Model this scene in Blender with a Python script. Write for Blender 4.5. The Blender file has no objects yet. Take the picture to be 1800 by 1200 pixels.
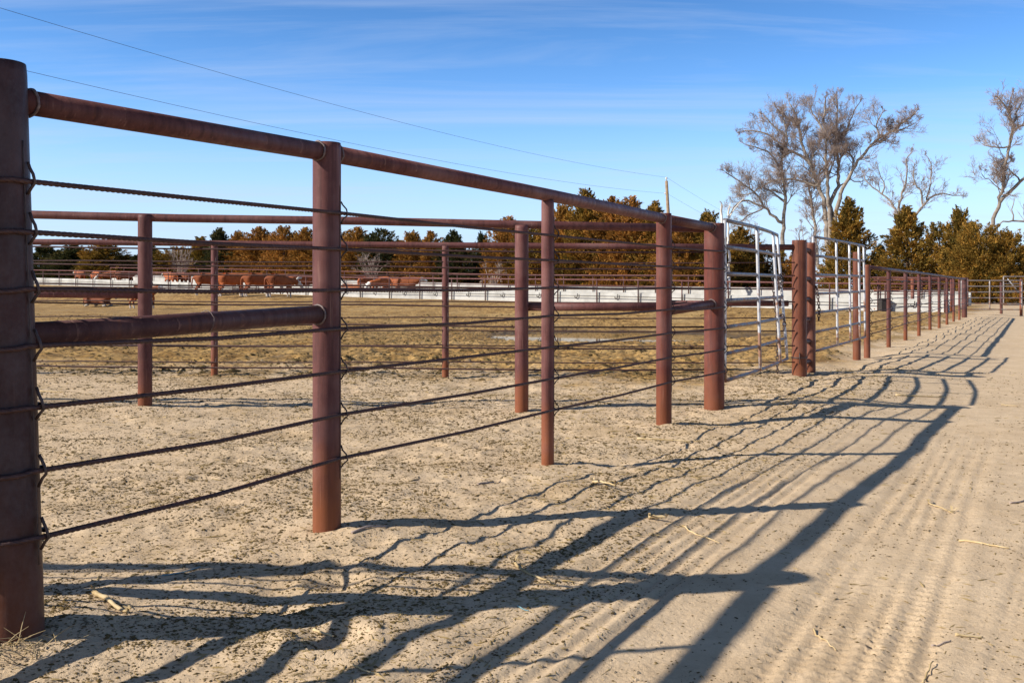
import bpy, bmesh, math, random
import numpy as np
from mathutils import Vector, Matrix

R = math.radians
random.seed(7)
SC = bpy.context.scene
COL = SC.collection

# ------------------------------------------------------------------ camera
cam_d = bpy.data.cameras.new('camera')
cam = bpy.data.objects.new('camera', cam_d)
COL.objects.link(cam)
cam.location = (0, 0, 1.0)
cam.rotation_euler = (R(90), 0, 0)
cam_d.sensor_width = 36
cam_d.lens = 35
cam_d.shift_y = -95 / 1800
cam_d.clip_start = 0.05
cam_d.clip_end = 9000
SC.camera = cam

# ------------------------------------------------------------------ sun, sky, exposure
SUN_EL = R(33)
SHADOW_AZ = R(17)                     # shadows run to the right and a little away
light_dir = Vector((math.cos(SHADOW_AZ) * math.cos(SUN_EL), math.sin(SHADOW_AZ) * math.cos(SUN_EL), -math.sin(SUN_EL)))
sd = bpy.data.lights.new('sun', 'SUN')
sd.energy = 5.0
sd.angle = R(0.5)
sd.color = (1.0, 0.93, 0.82)
sun = bpy.data.objects.new('sun', sd)
COL.objects.link(sun)
sun.location = (-30, -8, 20)
sun.rotation_euler = light_dir.to_track_quat('-Z', 'Y').to_euler()

world = bpy.data.worlds.new('World')
SC.world = world
world.use_nodes = True
wn = world.node_tree.nodes
wl = world.node_tree.links
wn.clear()
w_out = wn.new('ShaderNodeOutputWorld')
w_bg = wn.new('ShaderNodeBackground')
w_sky = wn.new('ShaderNodeTexSky')
w_sky.sky_type = 'NISHITA'
w_sky.sun_disc = False
w_sky.sun_elevation = SUN_EL
w_sky.sun_rotation = math.atan2(-light_dir.x, -light_dir.y)
w_sky.air_density = 1.0
w_sky.dust_density = 0.2
w_sky.ozone_density = 1.6
w_sky.altitude = 900
w_hsv = wn.new('ShaderNodeHueSaturation')
w_hsv.inputs['Saturation'].default_value = 1.36
w_hsv.inputs['Value'].default_value = 1.0
# thin cirrus: noise stretched along streaks on a flat cloud layer high above
w_tc = wn.new('ShaderNodeTexCoord')
w_sep = wn.new('ShaderNodeSeparateXYZ')
wl.new(w_tc.outputs['Generated'], w_sep.inputs[0])
def wmath(op, a, b=None):
    n = wn.new('ShaderNodeMath'); n.operation = op
    for i, v in enumerate((a, b)):
        if v is None: continue
        if isinstance(v, (int, float)): n.inputs[i].default_value = v
        else: wl.new(v, n.inputs[i])
    return n.outputs[0]
# hazy brightening of the sky towards the horizon, the same all round
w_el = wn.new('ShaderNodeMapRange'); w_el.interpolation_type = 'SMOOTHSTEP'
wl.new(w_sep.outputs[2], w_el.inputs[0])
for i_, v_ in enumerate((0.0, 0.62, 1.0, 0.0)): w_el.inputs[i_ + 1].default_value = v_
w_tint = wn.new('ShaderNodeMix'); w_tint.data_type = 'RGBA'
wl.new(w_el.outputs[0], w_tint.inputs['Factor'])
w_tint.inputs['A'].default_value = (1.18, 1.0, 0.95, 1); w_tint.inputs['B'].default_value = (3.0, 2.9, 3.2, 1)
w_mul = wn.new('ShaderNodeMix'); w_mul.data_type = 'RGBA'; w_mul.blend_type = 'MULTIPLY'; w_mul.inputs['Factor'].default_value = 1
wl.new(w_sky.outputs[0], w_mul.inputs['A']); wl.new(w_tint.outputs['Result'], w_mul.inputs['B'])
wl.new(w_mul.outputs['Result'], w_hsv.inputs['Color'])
zc = wmath('MAXIMUM', wmath('ADD', w_sep.outputs[2], 0.10), 0.02)
w_comb = wn.new('ShaderNodeCombineXYZ')
wl.new(wmath('DIVIDE', w_sep.outputs[0], zc), w_comb.inputs[0])
wl.new(wmath('DIVIDE', w_sep.outputs[1], zc), w_comb.inputs[1])
w_map = wn.new('ShaderNodeMapping')
w_map.inputs['Rotation'].default_value = (0, 0, R(24))
w_map.inputs['Scale'].default_value = (0.40, 2.1, 1)
wl.new(w_comb.outputs[0], w_map.inputs[0])
w_n1 = wn.new('ShaderNodeTexNoise'); w_n1.inputs['Scale'].default_value = 0.9; w_n1.inputs['Detail'].default_value = 7
w_n1.inputs['Roughness'].default_value = 0.62; w_n1.inputs['Distortion'].default_value = 0.5
wl.new(w_map.outputs[0], w_n1.inputs['Vector'])
w_r1 = wn.new('ShaderNodeMapRange'); w_r1.inputs[1].default_value = 0.46; w_r1.inputs[2].default_value = 0.74
w_r1.inputs[3].default_value = 0; w_r1.inputs[4].default_value = 0.46
wl.new(w_n1.outputs[0], w_r1.inputs[0])
w_mix = wn.new('ShaderNodeMix'); w_mix.data_type = 'RGBA'
wl.new(w_r1.outputs[0], w_mix.inputs['Factor'])
w_hz = wn.new('ShaderNodeMapRange'); w_hz.interpolation_type = 'SMOOTHSTEP'
wl.new(w_sep.outputs[2], w_hz.inputs[0])
for i_, v_ in enumerate((-0.02, 0.20, 0.85, 0.0)): w_hz.inputs[i_ + 1].default_value = v_
w_hm = wn.new('ShaderNodeMix'); w_hm.data_type = 'RGBA'
wl.new(w_hz.outputs[0], w_hm.inputs['Factor']); wl.new(w_hsv.outputs[0], w_hm.inputs['A'])
w_hm.inputs['B'].default_value = (5.6, 8.4, 13.1, 1)
wl.new(w_hm.outputs['Result'], w_mix.inputs['A'])
w_mix.inputs['B'].default_value = (8.4, 9.9, 12.9, 1)
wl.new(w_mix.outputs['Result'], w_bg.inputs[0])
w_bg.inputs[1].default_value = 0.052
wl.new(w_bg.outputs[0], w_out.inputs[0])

SC.view_settings.view_transform = 'Standard'
SC.view_settings.look = 'None'
SC.view_settings.gamma = 1
SC.view_settings.exposure = 0.5
SC.view_settings.use_curve_mapping = False

# ------------------------------------------------------------------ helpers
FPX = 1750.0
def W(x, y, Y):
    return Vector(((x - 900) / FPX * Y, Y, 1 - (y - 505) / FPX * Y))

def tag(o, label=None, cat=None, group=None, kind=None):
    if label: o['label'] = label
    if cat: o['category'] = cat
    if group: o['group'] = group
    if kind: o['kind'] = kind
    return o

def empty(name, loc=(0, 0, 0), rz=0):
    o = bpy.data.objects.new(name, None)
    o.empty_display_size = 0.2
    COL.objects.link(o)
    o.location = loc
    o.rotation_euler = (0, 0, rz)
    return o

def perp(t):
    t = Vector(t)
    a = Vector((0, 0, 1)) if abs(t.z) < 0.9 else Vector((1, 0, 0))
    u = t.cross(a).normalized()
    return u, t.cross(u).normalized()

class MB:
    def __init__(self):
        self.v = []; self.f = []; self.n = 0
    def add(self, vs, fs):
        o = len(self.v)
        self.v.extend([tuple(p) for p in vs])
        self.f.extend([tuple(i + o for i in f) for f in fs])
    def tube(self, path, rad, n=12, cap=True, closed=False):
        path = [Vector(p) for p in path]
        m = len(path)
        if not hasattr(rad, '__len__'): rad = [rad] * m
        o = len(self.v)
        u = None
        for i, p in enumerate(path):
            if closed: t = (path[(i + 1) % m] - path[i - 1])
            elif i == 0: t = path[1] - path[0]
            elif i == m - 1: t = path[-1] - path[-2]
            else: t = (path[i + 1] - path[i]).normalized() + (path[i] - path[i - 1]).normalized()
            if t.length < 1e-9: t = Vector((0, 0, 1))
            t.normalize()
            if u is None: u, w = perp(t)
            else:
                u = (u - t * u.dot(t))
                if u.length < 1e-6: u, w = perp(t)
                u.normalize(); w = t.cross(u)
            for k in range(n):
                a = 2 * math.pi * k / n
                self.v.append(tuple(p + (u * math.cos(a) + w * math.sin(a)) * rad[i]))
        rng = m if closed else m - 1
        for i in range(rng):
            for k in range(n):
                a = o + i * n + k; b = o + i * n + (k + 1) % n
                j = (i + 1) % m
                c = o + j * n + (k + 1) % n; d = o + j * n + k
                self.f.append((a, b, c, d))
        if cap and not closed:
            self.f.append(tuple(o + k for k in range(n))[::-1])
            self.f.append(tuple(o + (m - 1) * n + k for k in range(n)))
    def box(self, c, s, rz=0):
        c = Vector(c); hx, hy, hz = s[0] / 2, s[1] / 2, s[2] / 2
        M = Matrix.Rotation(rz, 3, 'Z')
        vs = [c + M @ Vector((x, y, z)) for x in (-hx, hx) for y in (-hy, hy) for z in (-hz, hz)]
        self.add(vs, [(0, 1, 3, 2), (4, 6, 7, 5), (0, 4, 5, 1), (2, 3, 7, 6), (0, 2, 6, 4), (1, 5, 7, 3)])
    def build(self, name, mat, parent=None, smooth=True, auto=True):
        me = bpy.data.meshes.new(name)
        me.from_pydata(self.v, [], self.f)
        me.update()
        if smooth:
            me.polygons.foreach_set('use_smooth', [len(p.vertices) <= 4 for p in me.polygons])
        if mat: me.materials.append(mat)
        o = bpy.data.objects.new(name, me)
        COL.objects.link(o)
        if parent: o.parent = parent
        return o

def np_mesh(name, V, F, mat, parent=None, smooth=False):
    """V (n,3) float, F (m,k) int -> object, fast"""
    me = bpy.data.meshes.new(name)
    V = np.ascontiguousarray(V, dtype=np.float32); F = np.ascontiguousarray(F, dtype=np.int32)
    m, k = F.shape
    me.vertices.add(len(V)); me.vertices.foreach_set('co', V.ravel())
    me.loops.add(m * k); me.loops.foreach_set('vertex_index', F.ravel())
    me.polygons.add(m)
    me.polygons.foreach_set('loop_start', np.arange(0, m * k, k, dtype=np.int32))
    me.polygons.foreach_set('loop_total', np.full(m, k, dtype=np.int32))
    me.polygons.foreach_set('use_smooth', np.full(m, smooth, dtype=bool))
    me.update(calc_edges=True)
    me.validate()
    if mat: me.materials.append(mat)
    o = bpy.data.objects.new(name, me)
    COL.objects.link(o)
    if parent: o.parent = parent
    return o

# numpy value noise
def _hash(ix, iy, seed):
    h = (ix.astype(np.int64) * 374761393 + iy.astype(np.int64) * 668265263 + seed * 982451653) & 0xFFFFFFFF
    h = ((h ^ (h >> 13)) * 1274126177) & 0xFFFFFFFF
    h = h ^ (h >> 16)
    return (h & 0xFFFF) / 65535.0
def vnoise(x, y, seed=0):
    x = np.asarray(x, float); y = np.asarray(y, float)
    ix = np.floor(x); iy = np.floor(y)
    fx = x - ix; fy = y - iy
    fx = fx * fx * fx * (fx * (fx * 6 - 15) + 10); fy = fy * fy * fy * (fy * (fy * 6 - 15) + 10)
    a = _hash(ix, iy, seed); b = _hash(ix + 1, iy, seed); c = _hash(ix, iy + 1, seed); d = _hash(ix + 1, iy + 1, seed)
    return (a + (b - a) * fx) * (1 - fy) + (c + (d - c) * fx) * fy - 0.5
def fbm(x, y, seed=0, oct=4, gain=0.5):
    s = 0; a = 1
    for i in range(oct):
        c, si = math.cos(i * 0.7), math.sin(i * 0.7)
        s = s + a * vnoise((x * c - y * si) * 2 ** i, (x * si + y * c) * 2 ** i, seed + i * 17)
        a *= gain
    return s
def sstep(a, b, x):
    t = np.clip((np.asarray(x, float) - a) / (b - a), 0, 1)
    return t * t * (3 - 2 * t)

# ------------------------------------------------------------------ terrain
FP = np.array([-1.388, 2.80]); FD = np.array([0.4687, 0.8834]); FN = np.array([0.8834, -0.4687])
def f_s(X, Y): return (X - FP[0]) * FN[0] + (Y - FP[1]) * FN[1]      # + = road side of the fence line
def f_l(X, Y): return (X - FP[0]) * FD[0] + (Y - FP[1]) * FD[1]      # along the fence
def bunk_y(X): return 41.6 - 0.714 * (X - 18.1)
def bunk_t(X, Y): return (Y - bunk_y(X)) / 1.229
BUNK_UX = np.array([0.8138, -0.5811])
def bunk_base(X): return np.interp(X, [-60, -33.6, -8.4, 6.1, 13.8, 18.1, 40], [1.7, 1.09, 0.36, 0.17, -0.02, -0.07, -0.07])
MOUNDS = []
def ground_base(X, Y):
    X = np.asarray(X, float); Y = np.asarray(Y, float)
    s = f_s(X, Y); t = bunk_t(X, Y)
    pen = sstep(0.0, -5.0, s)
    z = -0.045 * sstep(0.5, 2.0, s) - 0.05 * sstep(4.5, 7.5, Y) * sstep(0.7, 2.0, s)
    z = z + pen * -(0.24 * sstep(13, 28, Y) + 0.52 * np.exp(-((X - 3) / 9.0) ** 2 - ((Y - 33) / 8.0) ** 2))
    z = z + pen * 0.03 * np.clip(-X / 3.5, 0, 1) * sstep(4, 8, Y) * (Y < 60)
    z = z - 0.042 * sstep(4.6, 6.0, Y) * sstep(1.2, 0.2, s) * (1 - 0.4 * sstep(12, 16, Y))
    k = sstep(-10, -1.0, t) * sstep(3, -2, s)
    z = z * (1 - k) + bunk_base(X) * k
    # low sand ridge under the fence line
    ln = f_l(X, Y)
    z = z + (-0.012 + 0.03 * vnoise(ln * 0.9, s * 0.4, 5)) * np.exp(-((s - 0.15) / 0.45) ** 2) * sstep(45, 30, Y)
    return z
def ground_detail(X, Y):
    s = f_s(X, Y); t = bunk_t(X, Y); l = f_l(X, Y)
    near = sstep(60, 30, np.abs(Y)) * sstep(60, 30, np.abs(X))
    road = sstep(0.7, 1.3, s)
    pend = sstep(10.2, 13.5, Y) * sstep(0.2, -0.4, s) * sstep(1, -1, t)
    a = 0.040 * fbm(X * 1.1 + 3, Y * 1.1, 11, 3) * (1 - 0.65 * road)
    a += (0.015 * fbm(X * 5, Y * 5, 31, 4, 0.55)) * (1 - 0.72 * road)
    for (mx, my, mr, mh) in POST_MOUNDS:
        a += 0.5 * mh * np.exp(-((X - mx) ** 2 + (Y - my) ** 2) / mr ** 2)
    a += 0.0045 * fbm(X * 38, Y * 38, 51, 2) * (1 - 0.5 * road)
    a += pend * (0.085 * np.abs(fbm(X * 2.6, Y * 2.6, 71, 4, 0.6)) + 0.05 * fbm(X * 0.8, Y * 0.8, 77, 2))
    a += dents(X, Y, 0.33, 0.055, 0.008, 401) * sstep(1.0, 0.4, s) * sstep(16, 10, Y)
    a += pend * dents(X, Y, 0.55, 0.13, 0.03, 411)
    # two hoof hollows beside the fence
    for (hx, hy, hr, hd) in HOLES:
        d2 = ((X - hx) ** 2 + ((Y - hy)) ** 2) / hr ** 2
        a += -hd * np.exp(-d2) + hd * 0.35 * np.exp(-(np.sqrt(d2) - 1.5) ** 2 * 6)
    # wheel ruts: left one with plain ribs, right ones with lugs
    wob = 0.035 * vnoise(l * 0.35, 0 * l, 91)
    for (c, w, typ, dep, dr) in RUTS:
        dep = dep * (0.30 + 0.70 * sstep(6.5, 1.5, l))
        q = (s + wob + dr * np.sin(l * 0.16 + c) - c) / (w / 2)
        inside = sstep(1.06, 0.92, np.abs(q))
        a += inside * -dep * 0.55 + dep * 0.35 * np.exp(-((np.abs(q) - 1.15) / 0.12) ** 2)
        fade = np.clip(0.55 + 1.1 * (vnoise(l * 0.9, s * 2, 95) + 0.25) + 0.5 * vnoise(l * 3.1, s * 9, 96), 0.2, 1.4)
        if typ == 0:
            a += inside * fade * dep * 0.55 * np.cos(q * math.pi * 6.5)
        else:
            rib = np.abs(q * 2.5 - np.round(q * 2.5))
            lug = np.sin((l / 0.052 + np.abs(q) * 1.6 + 1.3 * vnoise(l * 3, q * 2, 99)) * 2 * math.pi)
            a += inside * fade * (dep * 0.42 * np.cos((q + 0.12 * vnoise(q * 3 + 9, l * 0.5, 98)) * 6 * math.pi) + dep * 0.6 * lug * (np.abs(np.sin(q * 2.5 * math.pi)) > 0.5))
    return a * near
POST_MOUNDS = [(-0.73, 4.04, 0.42, 0.078), (0.33, 5.70, 0.32, 0.03), (1.30, 7.38, 0.42, 0.05), (1.75, 8.05, 0.35, 0.03), (1.95, 8.5, 0.4, 0.025), (-1.38, 2.84, 0.42, 0.13), (3.6, 11.3, 0.5, 0.03),
               (-0.86, 3.98, 0.10, -0.02), (-3.05, 8.25, 0.3, 0.03), (0.08, 8.3, 0.3, 0.03), (0.75, 6.3, 0.35, 0.03), (-0.2, 4.9, 0.4, 0.02)]
RUTS = [(1.26, 0.40, 0, 0.0085, 0.0), (2.06, 0.44, 1, 0.0085, 0.0), (2.62, 0.22, 1, 0.0045, 0.35), (3.7, 0.42, 1, 0.008, 0.1), (3.0, 0.20, 0, 0.005, 0.6)]
def dents(X, Y, cell, rad, depth, seed):
    gx = np.floor(X / cell); gy = np.floor(Y / cell)
    out = 0 * X
    for dx in (-1, 0, 1):
        for dy in (-1, 0, 1):
            cx = gx + dx; cy = gy + dy
            h1 = _hash(cx, cy, seed); h2 = _hash(cx, cy, seed + 1); h3 = _hash(cx, cy, seed + 2)
            d = np.hypot(X - (cx + h1) * cell, (Y - (cy + h2) * cell) * (0.75 + 0.5 * h1)) / (rad * (0.7 + 0.6 * h3))
            k = np.where(h3 > 0.35, depth * (0.4 + h2), 0)
            out = out - k * np.exp(-d ** 4) + 0.45 * k * np.exp(-((d - 1.45) / 0.4) ** 2)
    return out
HOLES = [(-0.60, 3.42, 0.080, 0.030), (-0.52, 2.86, 0.085, 0.028)]
def H(X, Y): return float(ground_base(X, Y) + ground_detail(np.float64(X), np.float64(Y)))

# ------------------------------------------------------------------ materials
def new_mat(name):
    m = bpy.data.materials.new(name); m.use_nodes = True
    nt = m.node_tree
    b = nt.nodes['Principled BSDF']
    return m, nt, b
class NB:
    def __init__(self, nt): self.nt = nt
    def n(self, typ, **kw):
        nd = self.nt.nodes.new(typ)
        for k, v in kw.items():
            if k.startswith('_'): setattr(nd, k[1:], v)
        return nd
    def put(self, sock, v):
        if isinstance(v, (int, float)): sock.default_value = v
        elif isinstance(v, (tuple, list)): sock.default_value = tuple(v) + ((1,) if len(v) == 3 and sock.type == 'RGBA' else ())
        else: self.nt.links.new(v, sock)
    def pos(self):
        return self.n('ShaderNodeNewGeometry').outputs['Position']
    def obj(self):
        return self.n('ShaderNodeTexCoord').outputs['Object']
    def mapping(self, vec, scale=(1, 1, 1), rot=(0, 0, 0)):
        m = self.n('ShaderNodeMapping'); self.put(m.inputs[0], vec)
        m.inputs['Scale'].default_value = scale; m.inputs['Rotation'].default_value = rot
        return m.outputs[0]
    def noise(self, vec, scale, detail=4, rough=0.55, dist=0):
        m = self.n('ShaderNodeTexNoise'); self.put(m.inputs['Vector'], vec)
        m.inputs['Scale'].default_value = scale; m.inputs['Detail'].default_value = detail
        m.inputs['Roughness'].default_value = rough; m.inputs['Distortion'].default_value = dist
        return m.outputs[0]
    def voro(self, vec, scale, out='Distance', feat='F1'):
        m = self.n('ShaderNodeTexVoronoi'); m.feature = feat; self.put(m.inputs['Vector'], vec)
        m.inputs['Scale'].default_value = scale
        return m.outputs[out]
    def rng(self, v, a, b, c=0, d=1, smooth=False):
        m = self.n('ShaderNodeMapRange')
        if smooth: m.interpolation_type = 'SMOOTHSTEP'
        self.put(m.inputs[0], v)
        for i, q in enumerate((a, b, c, d)): m.inputs[i + 1].default_value = q
        return m.outputs[0]
    def math(self, op, a, b=None):
        m = self.n('ShaderNodeMath'); m.operation = op
        self.put(m.inputs[0], a)
        if b is not None: self.put(m.inputs[1], b)
        return m.outputs[0]
    def mix(self, f, a, b, mode='MIX'):
        m = self.n('ShaderNodeMix'); m.data_type = 'RGBA'; m.blend_type = mode
        self.put(m.inputs['Factor'], f); self.put(m.inputs['A'], a); self.put(m.inputs['B'], b)
        return m.outputs['Result']
    def attr(self, name, out='Fac'):
        m = self.n('ShaderNodeAttribute'); m.attribute_name = name
        return m.outputs[out]
    def sepz(self, vec, i=2):
        m = self.n('ShaderNodeSeparateXYZ'); self.put(m.inputs[0], vec)
        return m.outputs[i]
    def bump(self, h, strength, dist, bsdf, prev=None):
        m = self.n('ShaderNodeBump'); self.put(m.inputs['Height'], h)
        m.inputs['Strength'].default_value = strength; m.inputs['Distance'].default_value = dist
        if prev is not None: self.put(m.inputs['Normal'], prev)
        self.nt.links.new(m.outputs[0], bsdf.inputs['Normal'])
        return m.outputs[0]
    def rand(self):
        return self.n('ShaderNodeObjectInfo').outputs['Random']

def mat_ground():
    m, nt, b = new_mat('ground_dirt'); q = NB(nt); p = q.pos()
    big = q.noise(p, 0.9, 4); mid = q.noise(p, 7, 5); fine = q.noise(p, 60, 4); grain = q.noise(p, 420, 2)
    sand = q.mix(q.rng(mid, 0.3, 0.7), (0.475, 0.345, 0.212), (0.63, 0.475, 0.308))
    sand = q.mix(q.rng(big, 0.35, 0.7, 0, 0.45), sand, (0.65, 0.510, 0.350))
    sand = q.mix(q.rng(grain, 0.3, 0.75, 0, 0.4), sand, (0.33, 0.235, 0.145))
    sand = q.mix(q.math('MULTIPLY', q.rng(q.noise(p, 1.6, 5, 0.65), 0.5, 0.68, 0, 0.55), q.rng(q.attr('road'), 0, 1, 1, 0.25)), sand, (0.33, 0.225, 0.115))
    # scattered dung specks ground into the sand, fewer on the road
    spk = q.math('MULTIPLY', q.rng(q.noise(p, 55, 3, 0.6), 0.585, 0.66), q.rng(q.noise(p, 2.2, 3), 0.30, 0.62))
    spk2 = q.rng(q.noise(q.mapping(p, (1, 1.6, 1)), 22, 3, 0.65), 0.60, 0.69)
    fl = q.math('MAXIMUM', spk, q.math('MULTIPLY', spk2, 0.8))
    fl = q.math('MULTIPLY', fl, q.rng(q.attr('road'), 0, 1, 0.85, 0.22))
    sand = q.mix(fl, sand, (0.115, 0.083, 0.042))
    # trodden pen soil, ochre and clotted
    pn = q.noise(p, 2.2, 6, 0.62); pc = q.noise(p, 14, 4, 0.6)
    pen = q.mix(q.rng(pn, 0.38, 0.62), (0.20, 0.108, 0.030), (0.46, 0.285, 0.100))
    pen = q.mix(q.rng(pc, 0.48, 0.60, 0, 0.85), pen, (0.075, 0.046, 0.020))
    pen = q.mix(q.rng(q.noise(p, 0.35, 3), 0.45, 0.7, 0, 0.5), pen, (0.40, 0.28, 0.13))
    c = q.mix(q.attr('pen'), sand, pen)
    wet = q.attr('wet')
    c = q.mix(wet, c, (0.075, 0.050, 0.026))
    q.put(b.inputs['Base Color'], c)
    q.put(b.inputs['Roughness'], q.rng(wet, 0, 1, 0.95, 0.55))
    b.inputs['Specular IOR Level'].default_value = 0.2
    hb = q.math('ADD', q.math('MULTIPLY', fine, 0.7), q.math('ADD', q.math('MULTIPLY', grain, 0.25), q.math('MULTIPLY', fl, 0.5)))
    q.bump(hb, 0.55, 0.012, b)
    return m

def mat_pipe(name, c_a, c_b, orange=0.6, rough=0.5, grey=0.0, spec=0.20, lt=1.0):
    m, nt, b = new_mat(name); q = NB(nt); p = q.obj(); g = q.pos()
    n1 = q.noise(p, 6, 5, 0.6); n2 = q.noise(q.mapping(p, (1, 1, 0.25)), 30, 4, 0.6); n3 = q.noise(p, 160, 2)
    c = q.mix(q.rng(n1, 0.3, 0.7), c_a, c_b)
    c = q.mix(q.rng(n2, 0.48, 0.72, 0, 0.55), c, (0.050, 0.020, 0.020))
    c = q.mix(q.rng(n3, 0.62, 0.75, 0, 0.4 * lt), c, (0.24, 0.12, 0.09))
    st = q.noise(q.mapping(p, (34, 34, 1.1)), 1.0, 5, 0.7)
    c = q.mix(q.rng(st, 0.50, 0.68, 0, 0.65), c, (0.045, 0.018, 0.018))
    c = q.mix(q.rng(q.noise(q.mapping(p, (60, 60, 3)), 1.0, 3, 0.6), 0.63, 0.72, 0, 0.5 * lt), c, (0.30, 0.16, 0.12))
    c = q.mix(q.rng(q.noise(p, 2.3, 4, 0.6), 0.50, 0.70, 0, 0.45 * lt), c, (0.24, 0.13, 0.115))
    if grey:
        gn = q.math('ADD', q.noise(q.mapping(p, (1, 1, 0.6)), 9, 5, 0.7), q.math('MULTIPLY', q.noise(p, 70, 3), 0.25))
        c = q.mix(q.rng(gn, 0.50, 0.74, 0, grey), c, (0.42, 0.42, 0.45))
    # rust creeping up from the soil and in runs
    z = q.sepz(g)
    zz = q.math('ADD', z, q.math('MULTIPLY', q.noise(p, 5, 4), -0.55))
    c = q.mix(q.rng(zz, -0.22, 0.12, orange, 0), c, (0.27, 0.085, 0.024))
    rn = q.noise(q.mapping(p, (2.4, 2.4, 0.35)), 11, 4)
    c = q.mix(q.rng(rn, 0.60, 0.75, 0, 0.4 * lt), c, (0.22, 0.075, 0.035))
    v = q.rng(q.rand(), 0, 1, 0.82, 1.12)
    hs = q.n('ShaderNodeHueSaturation'); q.put(hs.inputs['Color'], c); q.put(hs.inputs['Value'], v)
    q.put(b.inputs['Base Color'], hs.outputs[0])
    q.put(b.inputs['Roughness'], q.rng(n2, 0.3, 0.7, rough - 0.08, rough + 0.16))
    b.inputs['Specular IOR Level'].default_value = spec
    q.bump(q.math('ADD', q.math('MULTIPLY', n3, 0.5), n2), 0.25, 0.004, b)
    return m

def mat_simple(name, a, bcol, scale=8, rough=0.7, spec=0.4, metal=0.0, bump=0.15, dist=0.01, vary=0.0):
    m, nt, b = new_mat(name); q = NB(nt); p = q.obj()
    n1 = q.noise(p, scale, 5, 0.6)
    c = q.mix(q.rng(n1, 0.32, 0.68), a, bcol)
    if vary:
        hs = q.n('ShaderNodeHueSaturation'); q.put(hs.inputs['Color'], c); q.put(hs.inputs['Value'], q.rng(q.rand(), 0, 1, 1 - vary, 1 + vary))
        c = hs.outputs[0]
    q.put(b.inputs['Base Color'], c)
    b.inputs['Roughness'].default_value = rough; b.inputs['Specular IOR Level'].default_value = spec; b.inputs['Metallic'].default_value = metal
    if bump: q.bump(q.noise(p, scale * 5, 3), bump, dist, b)
    return m

def mat_galv(name, c1=(0.62, 0.62, 0.63), c2=(0.46, 0.455, 0.46)):
    m, nt, b = new_mat(name); q = NB(nt); p = q.obj(); g = q.pos()
    n1 = q.noise(p, 5, 5, 0.65); n2 = q.noise(p, 40, 3)
    c = q.mix(q.rng(n2, 0.35, 0.7), c1, c2)
    z = q.math('ADD', q.math('MULTIPLY', q.sepz(g), -0.16), n1)
    rust = q.math('MULTIPLY', q.rng(z, 0.40, 0.50), 0.9)
    c = q.mix(rust, c, (0.25, 0.105, 0.045))
    q.put(b.inputs['Base Color'], c)
    q.put(b.inputs['Metallic'], q.rng(rust, 0, 1, 0.35, 0))
    q.put(b.inputs['Roughness'], q.rng(n2, 0.3, 0.7, 0.35, 0.6))
    return m

def mat_leaf(name, cols, rough=0.75):
    """foliage: colour by tuft attribute 'tint' and per-tree random"""
    m, nt, b = new_mat(name); q = NB(nt)
    t = q.attr('tint'); r = q.rand()
    c = q.mix(q.rng(t, 0.0, 0.55), cols[0], cols[1])
    c = q.mix(q.rng(t, 0.5, 1.0), c, cols[2])
    c = q.mix(q.rng(r, 0.0, 1.0, 0.0, 0.28), c, cols[3])
    q.put(b.inputs['Base Color'], c)
    b.inputs['Roughness'].default_value = rough
    b.inputs['Specular IOR Level'].default_value = 0.15
    tr = q.n('ShaderNodeBsdfTranslucent'); q.put(tr.inputs['Color'], c)
    mx = q.n('ShaderNodeMixShader'); mx.inputs[0].default_value = 0.30
    nt.links.new(b.outputs[0], mx.inputs[1]); nt.links.new(tr.outputs[0], mx.inputs[2])
    nt.links.new(mx.outputs[0], nt.nodes['Material Output'].inputs['Surface'])
    return m

def mat_hide():
    m, nt, b = new_mat('cattle_hide'); q = NB(nt); p = q.obj()
    n1 = q.noise(p, 5, 4)
    c = q.mix(q.rng(n1, 0.3, 0.7), (0.27, 0.060, 0.012), (0.46, 0.125, 0.026))
    x = q.math('ADD', q.sepz(p, 0), q.math('MULTIPLY', n1, 0.25))
    z = q.math('ADD', q.sepz(p, 2), q.math('MULTIPLY', n1, 0.25))
    c = q.mix(q.rng(x, 1.06, 1.12), c, (0.74, 0.70, 0.63))           # white face
    c = q.mix(q.rng(z, 0.40, 0.32), c, (0.66, 0.60, 0.52))           # white socks
    hs = q.n('ShaderNodeHueSaturation'); q.put(hs.inputs['Color'], c); q.put(hs.inputs['Value'], q.rng(q.rand(), 0, 1, 0.5, 1.2))
    q.put(b.inputs['Base Color'], hs.outputs[0]); b.inputs['Roughness'].default_value = 0.8
    q.bump(q.noise(p, 30, 3), 0.3, 0.02, b)
    return m

def mat_water():
    m, nt, b = new_mat('muddy_water'); q = NB(nt); p = q.pos()
    b.inputs['Base Color'].default_value = (0.085, 0.055, 0.025, 1)
    b.inputs['Roughness'].default_value = 0.03
    b.inputs['IOR'].default_value = 1.33
    b.inputs['Specular IOR Level'].default_value = 0.6
    q.bump(q.noise(p, 3, 2), 0.02, 0.02, b)
    return m

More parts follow.
